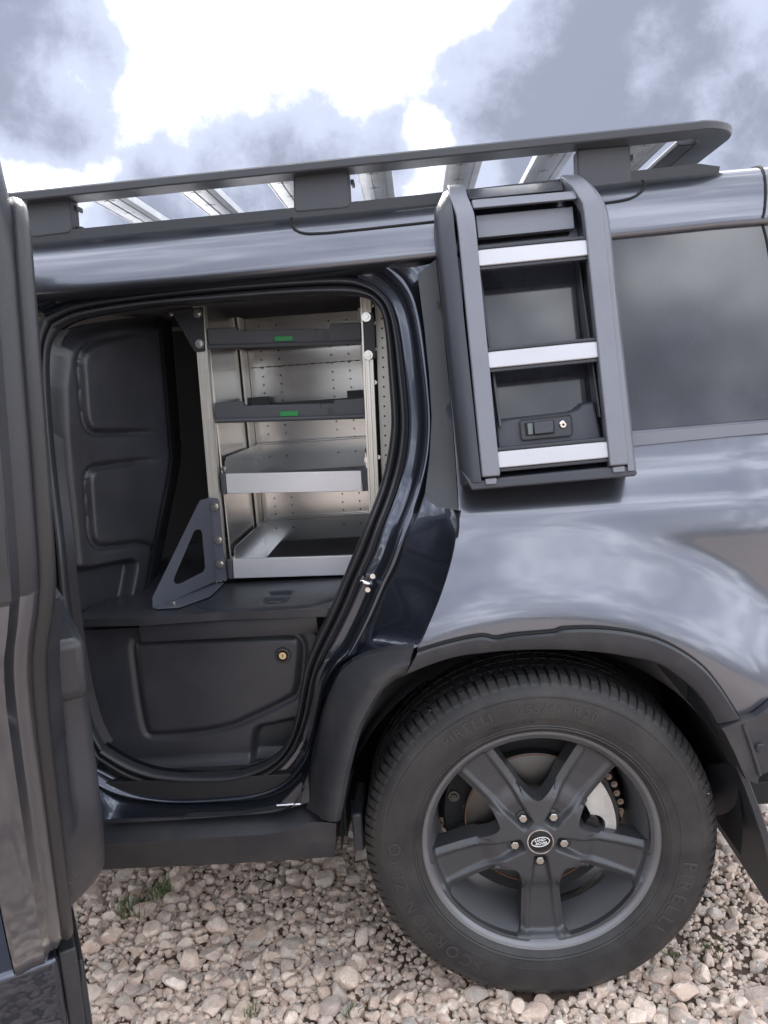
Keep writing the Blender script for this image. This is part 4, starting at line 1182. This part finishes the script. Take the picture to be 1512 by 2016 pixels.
sweep('rack_rail', np.array(path), [(.037, .0045), (.036, -.0095), (.033, -.0125), (-.036, -.0125), (-.036, .006), (.012, .0125), (.033, .0085)], RACKM, rrk, upv=(0, 0, 1), smooth=25)
box('rear_plate', (XE - .078, RY + .12, rz(XE) - .0115), (XE + .02, 1.46, rz(XE) + .004), RACKM, rrk, bevel=.004)
sx0 = [U(a, b, RY + .06)[0] for a, b in ((200, 388), (385, 372), (556, 352), (735, 338), (913, 322), (1098, 306), (1290, 290))]
sp = np.polyfit(range(7), sx0, 1); NOTCH = mat('slat_joint', (.42, .42, .42), .5, .5)
for k_ in range(7):
    xx = sp[0] * k_ + sp[1]; z0 = rz(xx) - .004; w = .043
    cs = [(-w, 0), (-w, .018), (w, .018), (w, 0), (w * .62, 0), (w * .60, .004), (w * .5, .004), (w * .48, 0), (-w * .10, 0), (-w * .12, .004), (-w * .22, .004), (-w * .24, 0), (-w * .86, 0), (-w * .87, .003), (-w * .93, .003), (-w * .94, 0)]
    sl2 = loft('slat', [[(xx + a, y, z0 + b) for a, b in cs] for y in (RY + .05, 1.54)], SLATM, rrk, closed=True, cap=True, smooth=20)
    for q_ in range(9):
        yy = RY + .11 + q_ * .14
        box('slat_notch', (xx - w * .44, yy, z0 - .0008), (xx - w * .28 + .02, yy + .003, z0 + .002), NOTCH, sl2, bevel=0)
for k_, (ft, dy) in enumerate((([(52, 396), (137, 389), (142, 452), (136, 460), (70, 468), (52, 466)], .05), ([(577, 338), (686, 331), (690, 404), (684, 410), (585, 419), (578, 412)], .05), ([(1136, 293), (1241, 284), (1245, 357), (1240, 362), (1150, 373), (1138, 366)], .05))):
    fo_ = slab('rack_foot', ft, RY + .035, dy, RACKM, rrk, bevel=.005, seg=3)
    x0 = U(ft[1][0], ft[1][1], RY + .05)[0]; zb = U(ft[3][0], ft[3][1], RY + .05)[2]
    box('foot_hook', (x0 + .002, RY + .06, zb - .004), (x0 + .018, RY + .10, zb + .018), RACKM, fo_, bevel=.004)
    box('foot_hook', (x0 + .002, RY + .06, zb + .055), (x0 + .010, RY + .10, zb + .068), RACKM, fo_, bevel=.003)
    xa_ = U(ft[0][0], ft[0][1], RY + .05)[0]
    box('rack_foot', (xa_, 1.47, zb - .01), (x0, 1.52, rz(x0) - .01), RACKM, rrk, bevel=.005)

# ================================================================== the open rear side door
HX, HY, TH = -1.040, 0.005, math.radians(60.0)
dd_ = np.array([math.cos(TH), -math.sin(TH), 0]); dn_ = np.array([math.sin(TH), math.cos(TH), 0])
tilt = lambda z: 0.3 * (np.interp(z, _zz, _yy) - 0.036)


def DP(s_, z, t):
    return np.array([HX, HY, 0]) + dd_ * s_ + dn_ * (t + tilt(z)) + np.array([0, 0, z])


door = empty('door', (HX, HY, .42), car); door['label'] = 'rear side door swung wide open'
OUT = [(0.0, .47), (.02, .44), (.10, .43), (.38, .43), (.47, .445), (.545, .49), (.61, .57), (.67, .67), (.755, .84), (.83, .99), (.905, 1.11), (.96, 1.20), (.99, 1.28), (1.0, 1.40), (.995, 1.58), (.975, 1.69), (.92, 1.74), (.80, 1.752), (.05, 1.755), (0, 1.73)]
oc = spline(OUT, 110, closed=True)


def inset(c, d):
    n = len(c); o = []
    for i in range(n):
        t = c[(i + 1) % n] - c[i - 1]; t /= np.linalg.norm(t); o.append(c[i] + np.array([-t[1], t[0]]) * d)
    return np.array(o)


def band(name, c0, t0, c1, t1, m, parent, extra=()):
    rows_ = [[tuple(DP(p[0], p[1], t)) for p in c] for c, t in [(c0, t0)] + list(extra) + [(c1, t1)]]
    return loft(name, rows_, m, parent, closed=True, smooth=50)


# shut face round the edge of the door: painted, stepped
c0 = oc; ci = inset(oc, .004); c2 = inset(oc, .020); c3 = inset(oc, .034); c4 = inset(oc, .060)
def lift(c, h): return np.array([[p[0], p[1] + h * float(smooth01((p[1] - 1.55) / .12))] for p in c])


oc_, ci_, c2_ = lift(oc, .085), lift(ci, .085), lift(c2, .07)
band('shut_face', oc_, .004, c4, .100, PAINT, door, [(oc_, .012), (ci_, .03), (ci_, .052), (c2_, .064), (c2_, .074), (c3, .088)])
sf = bpy.data.objects['shut_face']; sf.data.materials.append(PLASTIC)
for p_ in sf.data.polygons:
    if p_.center.z > 1.26: p_.material_index = 1
lowp = [tuple(p) for p in OUT if p[1] < 1.26]
lowp = lowp[:13] + [(.885, 1.25), (0.0, 1.25)] if True else lowp
sk = [tuple(p) for p in spline([p for p in OUT if p[1] < 1.21], 60)] + [(.98, 1.25), (0.0, 1.25)]
sheet('door_skin', sk, lambda A: np.array([DP(a, b, 0.002) for a, b in A]), .05, PAINT, door)
wf_out = [(.0, 1.25), (.982, 1.25), (.999, 1.40), (.994, 1.60), (.972, 1.76), (.92, 1.818), (.80, 1.832), (.05, 1.834), (0, 1.80)]
wf_in = [(.07, 1.30), (.90, 1.30), (.915, 1.40), (.912, 1.56), (.895, 1.645), (.85, 1.68), (.10, 1.69), (.07, 1.66)]
v3 = lambda t: (lambda A: np.array([DP(a, b, t) for a, b in A]))
sheet('window_frame', wf_out, v3(.004), .05, PLASTIC, door, holes=[wf_in], thick=.05, tdir=dn_)
wfi = [tuple(p) for p in inset(oc, .060) if p[1] > 1.25]
sheet('window_frame', wfi, v3(.100), .05, PLASTIC, door, holes=[wf_in], thick=-.05, tdir=dn_)
sheet('door_window', wf_in, v3(.05), .2, GLASSM, door, thick=.005, tdir=dn_)
# inner trim
ti = [tuple(p) for p in inset(oc, .058) if p[1] < 1.25]
ti = sorted(ti, key=lambda p: 0) 
_ti = inset(oc, .074)
tr_poly = [tuple(p) for p in _ti if p[1] < 1.24 and p[0] > .06]
tr_poly = [(.06, 1.29), (.06, tr_poly[0][1])] + tr_poly + [(tr_poly[-1][0] + .01, 1.29)]


def trimf(A):
    d = segdist(tr_poly, A)
    t = .106 + .022 * smooth01(d / .03) + .050 * smooth01((d - .005) / .05) * (1 - .5 * smooth01((.62 - A[:, 1]) / .12)) * smooth01((.60 - A[:, 0]) / .03) * smooth01((1.0 - A[:, 1]) / .015)
    return np.array([DP(a, b, q_) for (a, b), q_ in zip(A, t)])


sheet('door_trim', tr_poly, trimf, .0075, TRIM, door, thick=-.03, tdir=dn_, smooth=55)
sc_ = inset(oc, .040)
sweep('door_edge_seal', np.array([DP(p[0], p[1], .094) for p in sc_]), circ(.012, 10), RUBBER, door, closed=True, upv=tuple(dn_), smooth=60)
sc_ = inset(oc_, .012)
sweep('door_edge_seal', np.array([DP(p[0], p[1], .040) for p in sc_]), circ(.008, 8), RUBBER, door, closed=True, upv=tuple(dn_), smooth=60)
# latch in the shut face
lc_ = DP(.775, .93, .035)
lat = lathe('door_latch', [(.0001, -.002), (.007, -.002), (.009, .0), (.009, .01)], lc_, ZINC, door, n=16)
v, f = ext([DP(.80, .965, .012), DP(.80, .965, .040), DP(.792, .945, .040), DP(.792, .945, .012)], -dd_ * .03); mesh('latch_mouth', v, f, DARK, door, bevel=.003)
# pull pocket on the trim
hb = [DP(.10, .985, .14), DP(.60, .985, .14), DP(.655, 1.0, .14), DP(.66, 1.10, .14), DP(.10, 1.10, .14)]
v, f = ext([p - dn_ * .04 for p in hb], dn_ * .075); mesh('armrest', v, f, TRIM, door, bevel=.015, seg=3)
# lower cover of the door that hangs over the sill
cl_p = [(.0, .26), (.02, .235), (.10, .225), (.42, .225), (.465, .24), (.477, .28), (.477, .45), (0.0, .45)]
cp = [DP(a, b, -.06) for a, b in cl_p]
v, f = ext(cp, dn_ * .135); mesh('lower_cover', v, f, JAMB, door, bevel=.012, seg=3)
v, f = ext([DP(.0, .24, .076), DP(.455, .235, .076), DP(.462, .445, .076), DP(.0, .445, .076)], dn_ * .032); mesh('lower_cover_lining', v, f, CLAD, door, bevel=.004)
sweep('lower_cover_seal', np.array([DP(a, b, .112) for a, b in ((.02, .425), (.25, .42), (.40, .415), (.44, .40), (.452, .36), (.452, .24))]), circ(.006, 8), RUBBER, door, upv=tuple(dn_))

# ================================================================== stones
def stone_mesh(sub, seed):
    rs = np.random.RandomState(seed)
    bm = bmesh.new(); bmesh.ops.create_icosphere(bm, subdivisions=sub, radius=1.0)
    v = np.array([p.co[:] for p in bm.verts]); f = [[q_.index for q_ in p.verts] for p in bm.faces]; bm.free()
    n = rs.randn(10, 3); n /= np.linalg.norm(n, axis=1)[:, None]; d = rs.uniform(.46, .92, 10)
    s_ = v @ n.T; r_ = np.where(s_ > .05, d / np.maximum(s_, .05), 9.0)
    k_ = 120.0; rad = -np.log(np.exp(-k_ * r_).sum(1) + math.exp(-k_ * 1.0)) / k_
    v = v * rad[:, None]
    v *= np.array([1.0, rs.uniform(.62, .95), rs.uniform(.5, .8)])
    return v, np.array(f)


VAR_HI = [stone_mesh(3, i) for i in range(10)]
VAR_LO = [stone_mesh(2, 50 + i) for i in range(10)]
STONE = bpy.data.materials.new('limestone_gravel'); STONE.use_nodes = True
t = STONE.node_tree; b = t.nodes['Principled BSDF']; b.inputs['Roughness'].default_value = .85
gi = t.nodes.new('ShaderNodeNewGeometry'); oi = t.nodes.new('ShaderNodeObjectInfo')
ad = t.nodes.new('ShaderNodeMath'); ad.operation = 'ADD'; t.links.new(gi.outputs['Random Per Island'], ad.inputs[0]); t.links.new(oi.outputs['Random'], ad.inputs[1])
frn = t.nodes.new('ShaderNodeMath'); frn.operation = 'FRACT'; t.links.new(ad.outputs[0], frn.inputs[0])
rmp = t.nodes.new('ShaderNodeValToRGB'); rmp.color_ramp.interpolation = 'LINEAR'; t.links.new(frn.outputs[0], rmp.inputs[0])
els = rmp.color_ramp.elements
els[0].position = 0; els[0].color = (.57, .44, .355, 1); els[1].position = 1; els[1].color = (.63, .495, .405, 1)
for p_, c_ in ((.15, (.72, .59, .49, 1)), (.3, (.48, .435, .39, 1)), (.42, (.63, .48, .39, 1)), (.55, (.43, .345, .30, 1)), (.66, (.76, .655, .56, 1)), (.76, (.54, .40, .31, 1)), (.86, (.36, .33, .305, 1)), (.93, (.70, .59, .50, 1))):
    e = els.new(p_); e.color = c_
tc = t.nodes.new('ShaderNodeTexCoord')
nz_ = t.nodes.new('ShaderNodeTexNoise'); nz_.inputs['Scale'].default_value = 55; nz_.inputs['Detail'].default_value = 8; nz_.inputs['Roughness'].default_value = .65
t.links.new(gi.outputs['Position'], nz_.inputs['Vector'])
mr_ = t.nodes.new('ShaderNodeMapRange'); t.links.new(nz_.outputs[0], mr_.inputs[0]); mr_.inputs[1].default_value = .3; mr_.inputs[2].default_value = .7; mr_.inputs[3].default_value = .86; mr_.inputs[4].default_value = 1.32
sc2 = t.nodes.new('ShaderNodeVectorMath'); sc2.operation = 'SCALE'; t.links.new(rmp.outputs[0], sc2.inputs[0]); t.links.new(mr_.outputs[0], sc2.inputs['Scale'])
t.links.new(sc2.outputs[0], b.inputs['Base Color'])
nb_ = t.nodes.new('ShaderNodeTexNoise'); nb_.inputs['Scale'].default_value = 160; nb_.inputs['Detail'].default_value = 6; t.links.new(gi.outputs['Position'], nb_.inputs['Vector'])
bp_ = t.nodes.new('ShaderNodeBump'); bp_.inputs['Strength'].default_value = .55; bp_.inputs['Distance'].default_value = .006; t.links.new(nb_.outputs[0], bp_.inputs['Height']); t.links.new(bp_.outputs[0], b.inputs['Normal'])

rs = np.random.RandomState(3)
X0, X1, Y0, Y1 = -1.7, 1.9, -1.0, 1.6
CELL = .04; grid = {}
stones = []


def dense(x, y):
    """share of the ground that stones cover; bare trodden soil by the wheel and behind it"""
    d1 = math.hypot((x - .80) / .30, (y - .20) / .30); d2 = math.hypot((x + .12) / .14, (y - .28) / .3)
    d3 = math.hypot((x - 1.1) / .3, (y - .1) / .15)
    k_ = 1.0
    for d in (d1, d3): k_ = min(k_, .15 + .85 * max(0, min(1, (d - .45) / .7)))
    return min(k_, .45 + .55 * max(0, min(1, (d2 - .5) / .6)))


def try_put(x, y, r, ov):
    ci, cj = int(x / CELL), int(y / CELL); m_ = 2
    for i in range(ci - m_, ci + m_ + 1):
        for j in range(cj - m_, cj + m_ + 1):
            for (a, b_, c) in grid.get((i, j), ()):
                if (a - x) ** 2 + (b_ - y) ** 2 < (ov * (c + r)) ** 2: return False
    grid.setdefault((ci, cj), []).append((x, y, r)); stones.append((x, y, r)); return True


for n_try, r0, r1, ov in ((800, .021, .029, .80), (9000, .0130, .019, .76), (38000, .0083, .0122, .74), (50000, .005, .008, .72)):
    for _ in range(n_try):
        x, y = rs.uniform(X0, X1), rs.uniform(Y0, Y1)
        if (y < -.35 or y > 1.3 or x > 1.4 or x < -1.3) and r1 < .012: continue
        if rs.rand() > dense(x, y) and r1 > .012: continue
        if math.hypot((x - WX) / .15, (y - .12) / .13) < 1: continue
        try_put(x, y, rs.uniform(r0, r1), ov)


def to_px(p):
    q_ = np.array(p) - CAM; c = q_ @ FW; u = F * (q_ @ RT) / c; v = -F * (q_ @ UPV) / c
    return 756 + u * cr + v * sr, 1008 - u * sr + v * cr, c


info = []
for i, (x, y, r) in enumerate(stones):
    px, py, c = to_px((x, y, 0)); seen = -20 < px < 1530 and 1690 < py < 2040
    # only where gravel shows past the car
    if seen and py < 1712 - .05 * px + 8 and px < 660: seen = False
    if seen and math.hypot((px - 1062) / 345, (py - 1635) / 330) < 1: seen = False
    if seen and px < 135: seen = False
    if seen and px > 1400 and py < 1650 + (px - 1430) * 1.55 and px < 1480: seen = False
    info.append((r / c if seen else 0, i))
info.sort(reverse=True)
big = set(i for s_, i in info[:300] if s_ > 0)
proto = []
for k_, (v, f) in enumerate(VAR_HI[:8]):
    me = bpy.data.meshes.new('stone'); me.from_pydata([tuple(p) for p in v], [], [tuple(map(int, q_)) for q_ in f]); me.materials.append(STONE)
    me.polygons.foreach_set('use_smooth', [True] * len(me.polygons)); me.set_sharp_from_angle(angle=math.radians(20)); proto.append(me)
AV, AF, off = [], [], 0
for i, (x, y, r) in enumerate(stones):
    rot = Matrix.Rotation(rs.uniform(0, 6.28), 3, 'Z') @ Matrix.Rotation(rs.uniform(-.45, .45), 3, 'X') @ Matrix.Rotation(rs.uniform(-.4, .4), 3, 'Y')
    s_ = r * rs.uniform(1.25, 1.6); z = float(gz(x, y)) + r * rs.uniform(.15, .75)
    if i in big:
        o = bpy.data.objects.new('stone', proto[rs.randint(8)]); COL.objects.link(o)
        o.matrix_world = Matrix.Translation((x, y, z)) @ rot.to_4x4() @ Matrix.Scale(s_, 4); o.parent = ground
        continue
    near = -1.2 < x < 1.3 and -.35 < y < .75 and r > .012
    v, f = (VAR_HI if (near and r > .015) else VAR_LO)[rs.randint(10)]
    AV.append((v * s_) @ np.array(rot).T + np.array([x, y, z])); AF.append(f + off); off += len(v)
nb0 = len(AV)
for gx in np.arange(-1.3, 1.45, .021):
    for gy in np.arange(-.35, 1.0, .021):
        x, y = gx + rs.uniform(-.008, .008), gy + rs.uniform(-.008, .008)
        if rs.rand() > dense(x, y) * .95 or math.hypot((x - WX) / .15, (y - .12) / .13) < 1: continue
        v, f = VAR_LO[rs.randint(10)]; rot = Matrix.Rotation(rs.uniform(0, 6.28), 3, 'Z') @ Matrix.Rotation(rs.uniform(-.8, .8), 3, 'X')
        AV.append((v * rs.uniform(.009, .016)) @ np.array(rot).T + np.array([x, y, float(gz(x, y)) + .001])); AF.append(f + off); off += len(v)
AV = np.concatenate(AV); AF = np.concatenate(AF)
me = bpy.data.meshes.new('gravel'); me.vertices.add(len(AV)); me.vertices.foreach_set('co', AV.ravel().astype(np.float32))
me.loops.add(AF.size); me.loops.foreach_set('vertex_index', AF.ravel().astype(np.int32))
me.polygons.add(len(AF)); me.polygons.foreach_set('loop_start', np.arange(0, AF.size, 3, dtype=np.int32))
me.update(calc_edges=True); me.validate()
gr = link('gravel', me, STONE, None, smooth=20)
tag(gr, 'pale pinkish limestone gravel covering the yard under the car', 'gravel', kind='stuff')
# far gravel: coarser sheet outside the built stones
fg = []
NF = 40
for (a0, a1, b0, b1) in ((-34, X0, -34, 34), (X1, 34, -34, 34), (X0, X1, -34, Y0), (X0, X1, Y1, 34)):
    s0 = len(fg)
    fg.append(((a0, b0), (a1, b0), (a1, b1), (a0, b1)))
v = []; f = []
for q_ in fg:
    s0 = len(v); v += [(a, b_, .012) for a, b_ in q_]; f.append((s0, s0 + 1, s0 + 2, s0 + 3))
FARG = mat('distant_gravel', (.44, .36, .30), .9, bump=1.0, bump_scale=35, mottle=.35, mottle_scale=28)
yard = tag(meshraw('gravel_yard', v, f, FARG), 'pale gravel yard stretching away from the car', None, kind='structure')

# ================================================================== grass tufts
GRASS = mat('grass_blades', (.075, .12, .03), .6, mottle=.3, mottle_scale=30)


def tuft(px, py, n, hgt, spread, label):
    c = UZ(px, py, 0.01); v, f = [], []
    for _ in range(n):
        a = random.uniform(0, 6.28); rr_ = spread * random.random() ** .6; bx0 = c[0] + rr_ * math.cos(a); by0 = c[1] + rr_ * math.sin(a)
        h = hgt * random.uniform(.5, 1.1); la = random.uniform(0, 6.28); ln = h * random.uniform(.3, 1.0); w = random.uniform(.0012, .0022)
        ox, oy = -math.sin(la) * w, math.cos(la) * w; s0 = len(v)
        for k_, tt in enumerate((0, .5, 1)):
            cx, cy, cz = bx0 + math.cos(la) * ln * tt * tt, by0 + math.sin(la) * ln * tt * tt, .0 + h * (tt - .25 * tt * tt)
            ww = 1 - tt * .9; v += [(cx - ox * ww, cy - oy * ww, cz), (cx + ox * ww, cy + oy * ww, cz)]
        f += [(s0, s0 + 1, s0 + 3, s0 + 2), (s0 + 2, s0 + 3, s0 + 5, s0 + 4)]
    o = meshraw('grass_tuft', v, f, GRASS, None, smooth=0); return tag(o, label, 'grass', 'grass tufts in the gravel', kind='thing')


tuft(318, 1752, 46, .055, .035, 'small green grass tuft in the gravel just below the sill')
tuft(262, 1785, 60, .05, .05, 'wider green grass tuft in the gravel beside the open door')
tuft(1330, 1886, 34, .035, .028, 'low grass tuft on bare soil behind the rear tyre')
tuft(1390, 1862, 30, .03, .04, 'sparse grass tuft on bare soil nearest the mud flap')
tuft(492, 1990, 14, .03, .015, 'tiny grass tuft between stones at the bottom of the picture')
tuft(690, 1985, 16, .03, .02, 'thin grass tuft in the gravel below and left of the tyre')

# ================================================================== hedge behind the photographer (seen only in the paintwork)
hv, hf = [], []
rh = np.random.RandomState(5)
for k_ in range(2600):
    a = rh.uniform(math.radians(190), math.radians(350)); R_ = 36 + rh.randn() * 1.2; top = 2.2 + 1.6 * math.sin(a * 9) ** 2 + 1.2 * math.sin(a * 23 + 1) ** 2
    c = np.array([R_ * math.cos(a), R_ * math.sin(a), top * rh.rand() ** .7]); q_ = rh.randn(3, 3) * .55; s0 = len(hv)
    hv += [tuple(c + q_[0]), tuple(c + q_[1]), tuple(c + q_[2])]; hf.append((s0, s0 + 1, s0 + 2))
hd = meshraw('hedge', hv, hf, mat('hedge_leaves', (.05, .065, .028), .8, mottle=.4), None, smooth=0); tag(hd, 'far hedge along the edge of the yard behind the photographer', 'hedge', kind='stuff')

# ================================================================== parts stay where they were built
bpy.context.view_layer.update()


def settle(o):
    for c in o.children:
        if not c.name.startswith('stone'):
            if c.type == 'EMPTY':
                loc = c.location.copy(); c.matrix_parent_inverse = o.matrix_world.inverted()
            else: c.matrix_parent_inverse = o.matrix_world.inverted()
            bpy.context.view_layer.update()
            settle(c)


for o in [o for o in S.objects if o.parent is None and o.type in {'EMPTY', 'MESH'} and o.children and o.name != 'ground']: settle(o)
for o in [o for o in S.objects if o.type == 'EMPTY' and not o.children and o.parent is not None]: bpy.data.objects.remove(o)
